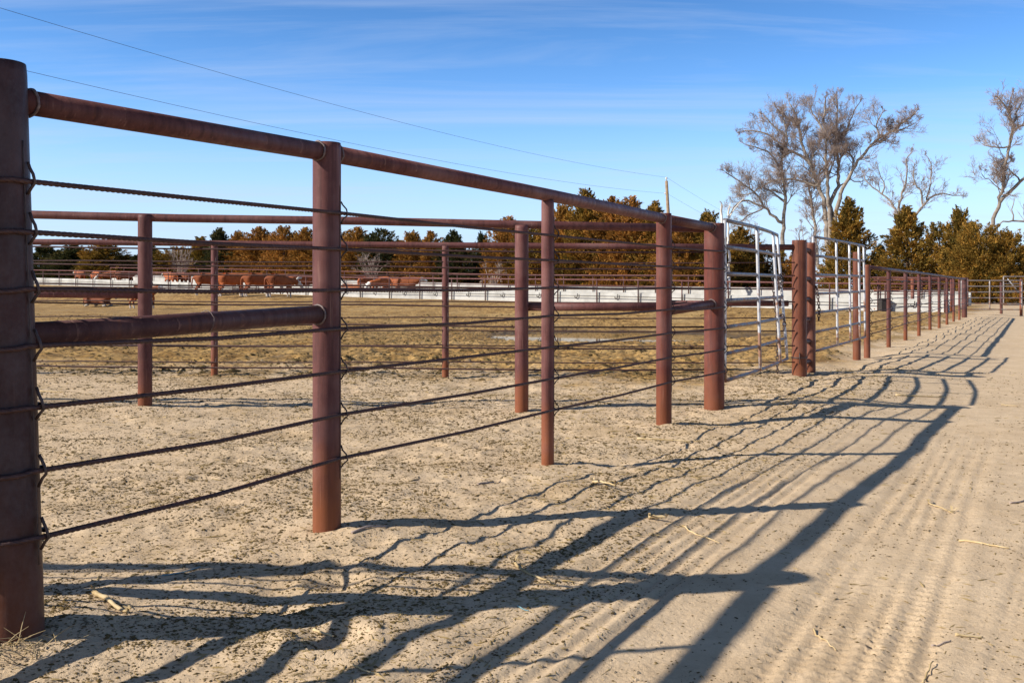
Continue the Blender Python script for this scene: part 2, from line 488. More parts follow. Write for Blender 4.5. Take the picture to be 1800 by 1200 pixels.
M = {}
M['ground'] = mat_ground()
M['pipe'] = mat_pipe('rusty_pipe', (0.105, 0.036, 0.033), (0.155, 0.062, 0.054))
M['pipe_red'] = mat_pipe('red_rust_pipe', (0.145, 0.039, 0.028), (0.185, 0.056, 0.040), orange=0.5)
M['pipe_orange'] = mat_pipe('orange_rust_pipe', (0.165, 0.052, 0.028), (0.21, 0.074, 0.040), orange=0.4)
M['pipe_grey'] = mat_pipe('worn_grey_pipe', (0.030, 0.013, 0.012), (0.062, 0.029, 0.028), orange=0.25, rough=0.40, grey=0.06, spec=0.16, lt=0.15)
M['pipe_dark'] = mat_pipe('dark_rust_pipe', (0.075, 0.032, 0.030), (0.105, 0.046, 0.042), orange=0.2)
M['cable'] = mat_simple('steel_cable', (0.040, 0.017, 0.016), (0.080, 0.036, 0.030), 40, 0.6, 0.4)
M['wire'] = mat_simple('tie_wire', (0.030, 0.018, 0.016), (0.075, 0.042, 0.034), 60, 0.5, 0.5)
M['weld'] = mat_simple('weld_bead', (0.09, 0.05, 0.045), (0.20, 0.15, 0.14), 60, 0.5, 0.5)
M['galv'] = mat_galv('galvanised_rusting_steel')
M['galv_shaded'] = mat_galv('shaded_galvanised_steel', (0.20, 0.185, 0.195), (0.11, 0.092, 0.10))  # gate bar steel, colour darkened to paint in the shade on its road side
M['galv_mid'] = mat_galv('brown_galvanised_steel', (0.36, 0.33, 0.31), (0.24, 0.19, 0.17))
M['concrete'] = mat_simple('white_concrete', (0.36, 0.35, 0.32), (0.56, 0.55, 0.51), 1.3, 0.85, 0.3)
M['bark'] = mat_simple('grey_bark', (0.17, 0.138, 0.108), (0.34, 0.29, 0.24), 3, 0.9, 0.2, vary=0.12)
M['twig'] = mat_simple('bare_twigs', (0.27, 0.205, 0.170), (0.38, 0.300, 0.255), 1, 0.9, 0.2, bump=0)
M['bone'] = mat_simple('bleached_dead_wood', (0.60, 0.56, 0.50), (0.76, 0.73, 0.67), 5, 0.8, 0.2)
M['cedar_bark'] = mat_simple('cedar_bark', (0.09, 0.055, 0.035), (0.16, 0.10, 0.06), 4, 0.9, 0.2)
M['cedar'] = mat_leaf('bronze_cedar_foliage', [(0.075, 0.058, 0.012), (0.27, 0.160, 0.030), (0.44, 0.225, 0.040), (0.12, 0.092, 0.018)])
M['cedar_rust'] = mat_leaf('rusty_cedar_foliage', [(0.14, 0.070, 0.015), (0.36, 0.172, 0.038), (0.48, 0.215, 0.046), (0.26, 0.15, 0.026)])
M['cedar_green'] = mat_leaf('dark_green_cedar_foliage', [(0.022, 0.030, 0.012), (0.055, 0.060, 0.020), (0.13, 0.10, 0.028), (0.030, 0.036, 0.014)])
M['hide'] = mat_hide()
M['water'] = mat_water()
M['timber'] = mat_simple('weathered_pole', (0.23, 0.15, 0.085), (0.34, 0.24, 0.15), 6, 0.85, 0.2)
M['powerline'] = mat_simple('power_line', (0.05, 0.05, 0.055), (0.08, 0.08, 0.085), 4, 0.6, 0.3, bump=0)
M['dung'] = mat_simple('dung_crumbs', (0.070, 0.046, 0.018), (0.165, 0.115, 0.048), 3, 0.95, 0.1, bump=0)
M['clod'] = mat_simple('sand_clods', (0.25, 0.19, 0.12), (0.38, 0.30, 0.21), 5, 0.95, 0.1, bump=0)
M['straw'] = mat_simple('straw_bits', (0.20, 0.135, 0.05), (0.40, 0.29, 0.135), 4, 0.8, 0.2, bump=0)
M['stalk'] = mat_simple('dry_corn_stalk', (0.36, 0.25, 0.11), (0.56, 0.44, 0.26), 14, 0.75, 0.25, vary=0.15)
M['twine'] = mat_simple('blue_twine', (0.12, 0.24, 0.28), (0.20, 0.33, 0.37), 10, 0.6, 0.3, bump=0)
M['black'] = mat_simple('dark_box_steel', (0.022, 0.018, 0.017), (0.045, 0.036, 0.032), 3, 0.7, 0.3)

# ------------------------------------------------------------------ ground sheet
def axis_lines(core, step, grow, far):
    a, b = core
    xs = list(np.arange(a, b, step))
    d = step; x = b
    while x < far[1]:
        xs.append(x); d *= grow; x += d
    xs.append(far[1])
    d = step; x = a
    left = []
    while x > far[0]:
        d *= grow; x -= d; left.append(max(x, far[0]))
    return np.array(sorted(set(left)) + xs)
xl = axis_lines((-2.0, 3.4), 0.014, 1.022, (-2500, 2500))
yl = [1.7]
while yl[-1] < 70: yl.append(yl[-1] * 1.0047)
g = yl[-1] - yl[-2]
while yl[-1] < 3500: g *= 1.10; yl.append(yl[-1] + g)
yb = [1.68, 1.6, 1.5]; g = 0.1
while yb[-1] > -400: g *= 1.18; yb.append(yb[-1] - g)
yl = np.array(yb[::-1] + yl)
GX, GY = np.meshgrid(xl, yl)
s_ = f_s(GX, GY); t_ = bunk_t(GX, GY)
Z0 = ground_base(GX, GY); GZ = Z0 + ground_detail(GX, GY)
nx, ny = len(xl), len(yl)
idx = np.arange(nx * ny).reshape(ny, nx)
F = np.stack([idx[:-1, :-1], idx[:-1, 1:], idx[1:, 1:], idx[1:, :-1]], -1).reshape(-1, 4)
ground = np_mesh('ground', np.stack([GX, GY, GZ], -1).reshape(-1, 3), F, M['ground'], smooth=True)
ground['kind'] = 'structure'
WATER_Z = -0.665
nz = fbm(GX * 0.7, GY * 0.7, 5, 4)
pen_m = sstep(10.0, 13.4, GY + 2.2 * nz + 2.0 * fbm(GX * 3, GY * 3, 8, 3) + 0.10 * (GX < -1) * GX) * sstep(0.35, -0.5, s_ + 1.0 * nz) * sstep(30, 12, t_)
road_m = sstep(0.5, 1.4, s_ + 0.5 * nz)
wet_m = 0.85 * sstep(WATER_Z + 0.12, WATER_Z + 0.0, GZ + 0.10 * nz) * (np.abs(GX) < 40)
for nm, arr in (('pen', pen_m), ('road', road_m), ('wet', wet_m)):
    at = ground.data.attributes.new(nm, 'FLOAT', 'POINT')
    at.data.foreach_set('value', arr.astype(np.float32).ravel())

wx, wy = np.meshgrid(np.linspace(-8, 14, 45), np.linspace(24, 44, 41))
wi = np.arange(wx.size).reshape(wx.shape)
water = np_mesh('water', np.stack([wx, wy, np.full_like(wx, WATER_Z)], -1).reshape(-1, 3),
                np.stack([wi[:-1, :-1], wi[:-1, 1:], wi[1:, 1:], wi[1:, :-1]], -1).reshape(-1, 4), M['water'], smooth=True)
water['kind'] = 'structure'
tag(water, 'shallow muddy puddle in the low part of the cattle pen', 'puddle')

# ------------------------------------------------------------------ pipe fence pieces
n3 = Vector((FN[0], FN[1], 0)); d3 = Vector((FD[0], FD[1], 0))

def post(parent, x, y, ztop, r, mat, lean=(0, 0), n=24, cap_open=True, name='post', depth=0.35):
    """round pipe post; the top is an open pipe mouth with a wall"""
    zb = H(x, y) - depth
    mb = MB()
    top = Vector((x + lean[0], y + lean[1], ztop)); base = Vector((x, y, zb))
    zs = [0, 0.25, 0.5, 0.75, 0.985, 1.0]
    rr = [r, r * 1.004, r * 0.998, r, r, r * 0.975]
    mb.tube([base.lerp(top, q) for q in zs], rr, n, cap=not cap_open)
    if cap_open:
        ax = (top - base).normalized()
        mb.tube([top, top - ax * 0.06], [r * 0.90, r * 0.90], n, cap=False)
        # rim ring between outer and inner mouth
        a = 5 * n; b = 6 * n
        for k in range(n):
            mb.f.append((a + k, a + (k + 1) % n, b + (k + 1) % n, b + k))
        mb.f.append(tuple(7 * n + k for k in range(n)))
    return mb.build(name, mat, parent)

def pipe(parent, a, b, r, mat, name='rail', n=16, wob=0.0, segs=1):
    mb = MB(); a = Vector(a); b = Vector(b)
    pts = []
    for i in range(segs + 1):
        p = a.lerp(b, i / segs)
        if 0 < i < segs and wob: p = p + Vector((random.uniform(-wob, wob), random.uniform(-wob, wob), random.uniform(-wob, wob)))
        pts.append(p)
    mb.tube(pts, r, n)
    return mb.build(name, mat, parent)

def weld(parent, c, axis, r, thick=0.006, name='weld_bead'):
    u, w = perp(Vector(axis).normalized())
    pts = []
    for k in range(20):
        a = 2 * math.pi * k / 20
        rr = r + random.uniform(-0.0015, 0.0025)
        pts.append(Vector(c) + (u * math.cos(a) + w * math.sin(a)) * rr + Vector(axis).normalized() * random.uniform(-0.003, 0.003))
    mb = MB(); mb.tube(pts, thick, 5, closed=True)
    return mb.build(name, M['weld'], parent)

def twisted(path, r, pitch=0.115, step=0.009, lobes=6, per=3):
    """wire rope: six-lobed section twisting along the path"""
    path = [Vector(p) for p in path]
    ls = [0]
    for i in range(1, len(path)): ls.append(ls[-1] + (path[i] - path[i - 1]).length)
    n = max(2, int(ls[-1] / step))
    S = np.linspace(0, ls[-1], n + 1)
    P = np.stack([np.interp(S, ls, [p[i] for p in path]) for i in range(3)], -1)
    T = np.gradient(P, axis=0); T /= np.linalg.norm(T, axis=1)[:, None]
    U = np.cross(T, np.array([0, 0, 1.0])); U /= np.linalg.norm(U, axis=1)[:, None]
    Wv = np.cross(T, U)
    k = lobes * per
    th = np.arange(k) * 2 * math.pi / k
    rad = r * (1 + 0.16 * np.cos(lobes * th))
    ang = th[None, :] + (2 * math.pi * S / pitch)[:, None]
    V = P[:, None, :] + rad[None, :, None] * (np.cos(ang)[..., None] * U[:, None, :] + np.sin(ang)[..., None] * Wv[:, None, :])
    i = np.arange((n + 1) * k).reshape(n + 1, k)
    F = np.stack([i[:-1, :], np.roll(i, -1, 1)[:-1, :], np.roll(i, -1, 1)[1:, :], i[1:, :]], -1).reshape(-1, 4)
    return V.reshape(-1, 3), F

CABZ = [1.30, 1.157, 0.992, 0.832, 0.664, 0.482, 0.302]

# ------------------------------------------------------------------ nearest fence along the road
near = empty('corral_fence', (FP[0], FP[1], 0))
near_inv = Vector((FP[0], FP[1], 0))
tag(near, 'nearest rusty pipe fence with seven twisted cables, running from left foreground to the first gate', 'fence')
def adopt(root):
    """children were built in world coordinates"""
    for c in root.children: c.matrix_parent_inverse = root.matrix_world.inverted()
# x, y, top, radius, material, lean
PN = [(-1.398, 2.815, 1.632, 0.080, 'pipe_grey', (-0.062, 0.0)),
      (-0.755, 4.06, 1.588, 0.0572, 'pipe', (0.0, 0.0)),
      (0.205, 5.72, 1.50, 0.0365, 'pipe', (0.0, 0.0)),
      (1.132, 7.42, 1.550, 0.0572, 'pipe_red', (0.0, 0.0)),
      (1.700, 8.37, 1.537, 0.084, 'pipe_red', (0.0, 0.0))]
posts_n = []
bpy.context.view_layer.update()
for i, (x, y, zt, r, mt, ln) in enumerate(PN):
    posts_n.append(post(near, x, y, zt, r, M[mt], ln, n=32, cap_open=(i != 2)))
ZR = [1.535, 1.549, 1.530, 1.512, 1.500]
def railpt(i, off=0.0): return Vector((PN[i][0], PN[i][1], ZR[i])) + d3 * off
pipe(near, railpt(0, 0.03) + Vector((-0.045, 0, 0)), railpt(1, -0.02), 0.0365, M['pipe'], 'top_rail', 20)
mbt = MB(); mbt.tube([railpt(1, 0.02), railpt(2), railpt(3, -0.02)], 0.0365, 20)
mbt.build('top_rail', M['pipe'], near)
pipe(near, railpt(3, 0.02), railpt(4, -0.03), 0.0365, M['pipe'], 'top_rail', 20)
pipe(near, Vector((PN[0][0] - 0.02, PN[0][1], 0.862)) + d3 * 0.03, Vector((PN[1][0], PN[1][1], 0.892)) - d3 * 0.02, 0.0365, M['pipe_dark'], 'brace_rail', 20)
pipe(near, Vector((PN[3][0], PN[3][1], 0.822)) + d3 * 0.02, Vector((PN[4][0], PN[4][1], 0.862)) - d3 * 0.03, 0.0365, M['pipe'], 'brace_rail', 20)
for i, side in ((1, -1), (1, 1), (3, -1), (3, 1), (4, -1), (0, 1)):
    r = PN[i][3]
    weld(posts_n[i], railpt(i, side * (r + 0.003)) + (Vector((-0.04, 0, 0)) if i == 0 else Vector()), d3, 0.038, 0.005)
weld(posts_n[1], Vector((PN[1][0], PN[1][1], 0.890)) - d3 * (PN[1][3] + 0.002), d3, 0.038, 0.005)
weld(posts_n[4], Vector((PN[4][0], PN[4][1], 0.860)) - d3 * (PN[4][3] + 0.002), d3, 0.038, 0.005)
# collar weld on the first brace
weld(near, Vector((PN[0][0], PN[0][1], 0.872)).lerp(Vector((PN[1][0], PN[1][1], 0.892)), 0.52), d3, 0.0368, 0.0015)
RC = 0.0070
for k, z in enumerate(CABZ):
    pts = []
    for i, (x, y, zt, r, mt, ln) in enumerate(PN):
        c = Vector((x + ln[0] * (z / 1.63), y + ln[1], z + random.uniform(-0.006, 0.006)))
        off = r + RC
        pts.append(c + n3 * off)
        if i < 4:
            x2, y2, _, r2, _, _ = PN[i + 1]
            mid = Vector(((x + x2) / 2, (y + y2) / 2, z - 0.004 - random.random() * 0.006)) + n3 * ((r + r2) / 2 + RC)
            pts.append(mid)
    # end: bends round the last post
    x, y, zt, r, mt, ln = PN[4]
    pts.append(Vector((x, y, z)) + n3 * (r + RC) * 0.72 + d3 * (r + RC) * 0.72)
    pts.append(Vector((x, y, z - 0.004)) + n3 * (r + RC) * 0.1 + d3 * (r + RC))
    # start: wraps the first post
    x, y, zt, r, mt, ln = PN[0]
    lx = ln[0] * (z / 1.63)
    arc = []
    for a in range(0, 300, 12):
        an = math.atan2(n3.y, n3.x) - R(a)
        arc.append(Vector((x + lx, y, z - 0.010 * math.sin(R(a) * 0.6))) + Vector((math.cos(an), math.sin(an), 0)) * (r + RC * 0.9))
    V, Fq = twisted(arc[::-1][:-1] + pts, RC)
    np_mesh('cable', V, Fq, M['cable'], near, smooth=True)
def clips(pobj, x, y, r, zs, lean=(0, 0), th=0.0045, scale=1.0, nn=n3, dd=d3):
    for z in zs:
        c = Vector((x + lean[0] * z / 1.63, y, z))
        j = random.uniform(-0.008, 0.008)
        a = (nn * 0.92 + dd * 0.40).normalized()
        pts = [c + a * (r + 0.002) + Vector((0, 0, 0.055 + j)), c + a * (r + 0.008) + Vector((0, 0, 0.036)),
               c + nn * (r + 0.016) + dd * (0.034) + Vector((0, 0, 0.018)),
               c + nn * (r + 0.019) + dd * (0.038) + Vector((0, 0, -0.006)),
               c + a * (r + 0.012) + Vector((0, 0, -0.020)), c + a * (r + 0.001) + Vector((0, 0, -0.036 + j))]
        mb = MB(); mb.tube(pts, th, 6)
        mb.build('clip', M['wire'], pobj)
    a = (nn * 0.97 + dd * 0.24).normalized()
    pts = []
    z = zs[-1] - 0.08
    while z < zs[0] + 0.12:
        pts.append(Vector((x + lean[0] * z / 1.63, y, z)) + a * (r + 0.0008))
        z += 0.035
    mb = MB(); mb.tube(pts, 0.0018, 5); mb.build('tie_wire', M['wire'], pobj)
for i, (x, y, zt, r, mt, ln) in enumerate(PN):
    clips(posts_n[i], x, y, r, CABZ, ln, th=0.0044 if i == 0 else 0.0034)

# ------------------------------------------------------------------ cross fences
def cross_fence(name, label, pts, rail_z, cabs, posts, braces, rail_r, cab_side, mats, cab_r=0.008):
    """pts: two ends (x,y); posts: list (x, y, top, r, mat)"""
    root = empty(name, (pts[0][0], pts[0][1], 0)); tag(root, label, 'fence')
    A, B = Vector((*pts[0], 0)), Vector((*pts[1], 0))
    ps = []
    for (x, y, zt, r, mt) in posts:
        ps.append((post(root, x, y, zt, r, M[mt], n=20), x, y, r))
    za, zb = rail_z
    pipe(root, A + Vector((0, 0, za)), B + Vector((0, 0, zb)), rail_r, M[mats], 'top_rail', 14, 0.006, 6)
    for (u0, u1, z0, z1) in braces:
        pipe(root, A.lerp(B, u0) + Vector((0, 0, z0)), A.lerp(B, u1) + Vector((0, 0, z1)), rail_r, M[mats], 'brace_rail', 14)
    nrm = Vector((-(B - A).y, (B - A).x, 0)).normalized() * cab_side
    for (z0, z1) in cabs:
        P = [A.lerp(B, u / 12) + nrm * (0.06) + Vector((0, 0, z0 + (z1 - z0) * u / 12 - 0.012 * math.sin(math.pi * ((u / 12 * 3) % 1)))) for u in range(13)]
        mb = MB(); mb.tube(P, cab_r, 6); mb.build('cable', M['cable'], root)
    for (po, x, y, r) in ps:
        for (z0, z1) in cabs:
            if (x - A.x) * (B.x - A.x) < 0: continue
            u = (Vector((x, y, 0)) - A).length / (B - A).length
            z = z0 + (z1 - z0) * u
            c = Vector((x, y, z))
            mb = MB(); mb.tube([c + nrm * (r * 0.9) + Vector((0.03, 0, 0.05)), c + nrm * (r + 0.03) + Vector((0.035, 0, 0.0)), c + nrm * (r * 0.9) + Vector((0.03, 0, -0.05))], 0.004, 5)
            mb.build('clip', M['wire'], po)
    return root
XA = (255 - 900) / FPX * 8.28; XB = (917 - 900) / FPX * 8.34
inner = cross_fence('cross_fence', 'rusty pipe and cable cross fence meeting the corner post nearest the first gate', [(-7.2, 8.22), (1.66, 8.40)],
    (1.665, 1.495), [(z + 0.07, z) for z in CABZ],
    [(XA, 8.28, 1.605, 0.0572, 'pipe'), (XB, 8.34, 1.520, 0.0572, 'pipe'), (-5.3, 8.24, 1.66, 0.0572, 'pipe')],
    [(0.22, (XA + 7.2) / 8.86, 0.96, 0.94), ((XB + 7.2) / 8.86, 0.985, 0.836, 0.834)], 0.0345, 1, 'pipe')
XC = (377 - 900) / FPX * 11.4; XD = (783 - 900) / FPX * 11.42; XE = (1166 - 900) / FPX * 11.45
third = cross_fence('cross_fence', 'second, farther pipe and cable cross fence with slim posts, meeting the gate post', [(-9.0, 11.36), (3.25, 11.5)],
    (1.545, 1.462), [(z + 0.03, z) for z in (1.285, 1.135, 0.985, 0.83, 0.65, 0.50, 0.33, 0.14)],
    [(XC, 11.40, 1.515, 0.039, 'pipe'), (XD, 11.42, 1.475, 0.039, 'pipe'), (XE, 11.46, 1.46, 0.045, 'pipe_orange'), (-6.2, 11.38, 1.52, 0.039, 'pipe')],
    [((XE + 9) / 12.25, 0.995, 0.815, 0.815)], 0.0345, -1, 'pipe')
side = cross_fence('cross_fence', 'pipe and cable cross fence leaving the nearest post to the left, seen by its shadows', [(-7.5, 3.05), (-1.45, 2.83)],
    (1.55, 1.53), [(z, z) for z in CABZ], [(-3.0, 2.89, 1.57, 0.0572, 'pipe'), (-5.2, 2.97, 1.57, 0.0365, 'pipe')],
    [(0.745, 0.985, 0.86, 0.86)], 0.0365, 1, 'pipe')

# ------------------------------------------------------------------ gates
def gate(name, label, Lt, Lb, Rt, Rb, nb, us, bulge, r_bar, r_v, mat, r_top=None, bar_mat=None):
    root = empty(name, Lb); tag(root, label, 'gate')
    Lt, Lb, Rt, Rb = map(Vector, (Lt, Lb, Rt, Rb))
    nrm = (Rb - Lb).cross(Vector((0, 0, 1))).normalized()
    def pt(u, v):        # v 0 bottom .. 1 top
        a = Lb.lerp(Lt, v); b = Rb.lerp(Rt, v)
        return a.lerp(b, u) + nrm * (bulge * math.sin(math.pi * u) + bulge * 1.2 * (u ** 3) * (1 - v) * 0.6)
    for i in range(nb):
        v = i / (nb - 1)
        mb = MB(); mb.tube([pt(u / 10, v) for u in range(11)], r_top if (r_top and i == nb - 1) else r_bar, 10)
        mb.build('bar', bar_mat or mat, root)
    for u in us:
        mb = MB()
        mb.tube([pt(u, v / 8) + nrm * (r_bar * 0.9) * (1 if 0.02 < u < 0.98 else 0) for v in range(-0, 9)], r_v, 10)
        mb.build('upright', mat, root)
    return root
def hgt(x0, y0, Y): return W(x0, y0, Y)
# first gate, from the corner post back to the gate post: silver, bowed
gate1 = gate('pipe_gate', 'bowed silver tube gate hung between the corner post and the thick gate post', W(1274, 387, 8.52), W(1274, 669, 8.52),
      W(1366, 413, 11.05), W(1378, 630, 11.05), 7, [0.0, 0.42, 0.80, 1.0], 0.05, 0.017, 0.015, M['galv'], bar_mat=M['galv_shaded'])
# second gate, beyond the gate post
gate2 = gate('pipe_gate', 'straight silver tube gate with five uprights beyond the thick gate post', W(1429, 416, 12.05), W(1432, 617, 12.05),
      W(1518, 432, 14.75), W(1519, 592, 14.75), 7, [0.0, 0.36, 0.62, 0.84, 1.0], 0.02, 0.017, 0.015, M['galv'], bar_mat=M['galv_shaded'])
# gate on the camera side of the first post (off to the left; throws the barred shadows at the bottom)
g0a = Vector((-1.452, 2.72, 0)); g0b = Vector((-2.98, -0.2, 0))
gate0 = gate('pipe_gate', 'tube gate beside the nearest post, throwing barred shadows across the sand', g0a + Vector((0, 0, 1.535)), g0a + Vector((0, 0, 0.22)),
      g0b + Vector((0, 0, 1.535)), g0b + Vector((0, 0, 0.22)), 7, [0.0, 0.19, 0.6, 1.0], 0.0, 0.024, 0.013, M['galv'], r_top=0.036)

# gate posts between the gates
gp = empty('gate_post', (3.325, 11.52, 0)); tag(gp, 'thick red rusted gate post with a slimmer post tied close behind it', 'post')
p1 = post(gp, 3.325, 11.52, 1.545, 0.084, M['pipe_orange'], n=28)
p2 = post(gp, (1425 - 900) / FPX * 11.95, 11.95, 1.535, 0.0572, M['pipe_orange'], n=24)
for z in (1.44, 1.10, 0.86, 0.62, 0.36, 0.12):
    pipe(gp, (3.36, 11.56, z), (3.56, 11.93, z), 0.03, M['pipe_dark'], 'rung', 10)
pts = [Vector((3.325, 11.52, 0.19)) + Vector((math.cos(a), math.sin(a), 0)) * 0.088 for a in np.linspace(R(150), R(390), 14)]
mb = MB(); mb.tube(pts, 0.008, 6); mb.build('tie_wire', M['wire'], p1)
mb = MB(); mb.tube([Vector((3.30, 11.43, 0.25)), Vector((3.302, 11.425, 0.12))], 0.006, 5); mb.build('tie_wire', M['wire'], p1)
pp = post(None, (1506 - 900) / FPX * 14.4, 14.4, 1.51, 0.055, M['pipe_orange'], n=20, name='gate_post')
tag(pp, 'orange rusted post standing behind the far end of the second gate', 'post')

def chain(name, label, path, link=0.045, r=0.0055):
    path = [Vector(p) for p in path]
    ls = [0]
    for i in range(1, len(path)): ls.append(ls[-1] + (path[i] - path[i - 1]).length)
    n = int(ls[-1] / (link * 0.72))
    mb = MB()
    for i in range(n):
        s = ls[-1] * (i + 0.5) / n
        p = Vector([np.interp(s, ls, [q[k] for q in path]) for k in range(3)])
        p2 = Vector([np.interp(min(s + 0.02, ls[-1]), ls, [q[k] for q in path]) for k in range(3)])
        p0 = Vector([np.interp(max(s - 0.02, 0), ls, [q[k] for q in path]) for k in range(3)])
        t = (p2 - p0).normalized(); u, w = perp(t)
        if i % 2: u, w = w, u
        pts = [p + t * math.cos(a) * link * 0.5 + u * math.sin(a) * link * 0.30 for a in np.linspace(0, 2 * math.pi, 10, endpoint=False)]
        mb.tube(pts, r, 5, closed=True)
    o = mb.build(name, M['wire'])
    return tag(o, label, 'chain')
chain('latch_chain', 'bunched rusty chain hanging down the latch end of the bowed gate',
      [W(1371, 482, 11.0), W(1362, 492, 11.0), W(1360, 520, 11.0), W(1364, 545, 11.0), W(1367, 575, 11.0), W(1367, 612, 11.0), W(1366, 640, 11.0), W(1367, 655, 11.0)], 0.05, 0.006)
chain('latch_chain', 'short chain loop on the latch stile of the bowed gate, beside the gate post',
      [W(1370, 488, 10.98), W(1376, 482, 11.0), W(1375, 500, 10.95), W(1368, 510, 10.95), W(1372, 486, 11.0)], 0.05, 0.006)
chain('latch_chain', 'hooked chain end on the bowed gate, level with its third bar from the ground',
      [W(1368, 557, 11.0), W(1373, 553, 10.97), W(1378, 560, 10.95), W(1379, 572, 10.95), W(1377, 580, 10.95)], 0.06, 0.007)
chain('latch_chain', 'rusty chain hanging at the hinge end of the second gate',
      [W(1434, 503, 11.9), W(1437, 515, 11.88), W(1439, 532, 11.86), W(1440, 548, 11.86), W(1439, 563, 11.88)], 0.05, 0.006)

# ------------------------------------------------------------------ fence running on along the road
far = empty('road_fence', (5.35, 15.0, 0)); tag(far, 'long low pipe and cable fence running on along the road to the far corner', 'fence')
def farpt(i): return (5.35 + 0.531 * 2.13 * i, 15.0 + 2.13 * i)
FARZ = [1.12, 0.94, 0.80, 0.64, 0.46, 0.31]
for i in range(10):
    x, y = farpt(i)
    r = 0.047 if i == 0 else (0.085 if i == 9 else 0.036)
    po = post(far, x, y, 1.34 if i == 0 else 1.30 if i < 9 else 1.33, r, M['pipe_orange' if i == 0 else 'pipe' if i < 9 else 'pipe_dark'], n=16, cap_open=(i in (0, 9)))
    if i < 7:
        for z in FARZ:
            mb = MB(); c = Vector((x, y, z))
            mb.tube([c + n3 * r * 0.9 + Vector((0, 0, 0.05)) + d3 * 0.02, c + n3 * (r + 0.03) + d3 * 0.03, c + n3 * r * 0.9 + Vector((0, 0, -0.05)) + d3 * 0.02], 0.005, 5)
            mb.build('clip', M['wire'], po)
mb = MB(); mb.tube([(farpt(i)[0], farpt(i)[1], 1.315 - 0.004 * i + random.uniform(-0.008, 0.008)) for i in range(10)], 0.032, 12)
mb.build('top_rail', M['pipe_dark'], far)
for z in FARZ:
    mb = MB(); mb.tube([Vector((farpt(i)[0], farpt(i)[1], z + random.uniform(-0.012, 0.012))) + n3 * 0.05 for i in range(10)], 0.008, 6)
    mb.build('cable', M['cable'], far)

# far tube gate across the lane, with its posts
gf = gate('pipe_gate', 'pale six bar tube gate across the lane at far right', W(1690, 493, 37.2), W(1690, 543.5, 37.2), W(1796, 493, 37.6), W(1796, 544, 37.6), 6,
          [0.0, 0.46, 1.0], 0.0, 0.022, 0.024, M['galv_mid'])
pp = post(None, (1760 - 900) / FPX * 39.5, 39.5, 1.2, 0.055, M['pipe_dark'], n=12, name='gate_post'); tag(pp, 'dark post standing behind the far right gate', 'post')
pp = post(None, (1795 - 900) / FPX * 37.9, 37.9, 1.32, 0.055, M['pipe_orange'], n=12, name='gate_post'); tag(pp, 'orange rusted end post of the far right gate', 'post')
gf2 = gate('pipe_gate', 'taller white tube gate with a diagonal brace behind the far right gate', W(1764, 486, 52), W(1764, 536, 52), W(1850, 486, 53), W(1850, 536, 53), 5,
          [0.0, 0.5, 1.0], 0.0, 0.03, 0.03, M['galv_mid'])
pipe(gf2, W(1771, 490, 52.05), W(1786, 508, 52.2), 0.03, M['galv'], 'brace', 8)

# ------------------------------------------------------------------ concrete feed bunks with their pipe rails
def bunk_xy(l, t=0.0):
    """l metres along the bunk line from its right end going left; t away from the camera"""
    x = 18.1 - 0.8138 * l; y = 41.6 + 0.5811 * l
    return x + 0.5811 * t, y + 0.8138 * t
def bunk_line(name, label_b, label_f, t, L0, L1, step, hooks=True, rails=(1.20, 0.87), zoff=0.0):
    nb = empty('feed_bunk', (*bunk_xy(L0, t), 0)); tag(nb, label_b, 'feed bunk')
    fe = empty('bunk_fence', (*bunk_xy(L0, t), 0)); tag(fe, label_f, 'fence')
    nseg = int((L1 - L0) / step)
    def base(l):
        x, y = bunk_xy(l, t); return float(bunk_base(bunk_xy(l, 0)[0])) + zoff
    for i in range(nseg):
        a, b = L0 + i * step + 0.012, L0 + (i + 1) * step - 0.012
        mb = MB()
        sec = [(0.0, -0.2), (0.02, 0.55), (0.13, 0.57), (0.20, 0.22), (0.62, 0.20), (0.72, 0.50), (0.86, 0.52), (0.92, -0.2)]
        vs = []
        for l in (a, b):
            bz = base(l)
            for (tt, zz) in sec:
                x, y = bunk_xy(l, t + tt); vs.append((x, y, bz + zz))
        k = len(sec)
        fs = [(j, j + 1, k + j + 1, k + j) for j in range(k - 1)] + [tuple(range(k))[::-1], tuple(range(k, 2 * k))]
        mb.add(vs, fs)
        mb.build('bunk_section', M['concrete'], nb, smooth=False)
    for i in range(nseg + 1):
        l = L0 + i * step
        x, y = bunk_xy(l, t - 0.10); bz = base(l)
        mb = MB(); mb.tube([(x, y, bz - 0.3), (x, y, bz + rails[0])], 0.034, 8); mb.build('post', M['pipe_dark'], fe)
        if hooks and i < nseg and i < 22:
            x, y = bunk_xy(l + step * 0.5, t - 0.06); u = Vector((-0.8138, 0.5811, 0))
            c = Vector((x, y, bz + 0.36))
            P = [c + Vector((0, 0, 0.13)), c, c + u * 0.04 + Vector((0, 0, -0.09)), c + u * 0.12 + Vector((0, 0, -0.10)), c + u * 0.17 + Vector((0, 0, -0.02))]
            mb = MB(); mb.tube(P, 0.022, 6); mb.build('hook', M['black'], fe)
    for rz, r, mt, nm in ((rails[0], 0.040, 'pipe', 'top_rail'), (rails[1], 0.020, 'pipe', 'rail')) + (((0.36, 0.016, 'black', 'cable'),) if hooks else ((0.60, 0.018, 'pipe', 'rail'),)):
        P = []
        for i in range(nseg + 1):
            l = L0 + i * step; x, y = bunk_xy(l, t - 0.10 - (0.05 if nm == 'cable' else 0)); P.append((x, y, base(l) + rz))
        mb = MB(); mb.tube(P, r, 8); mb.build(nm, M[mt], fe)
    return nb, fe
bunk_line('near', 'long white concrete feed bunk closing the back of the cattle pen', 'pipe rail fence with hooks standing along the white feed bunk', 0.0, 0.0, 75, 2.4)
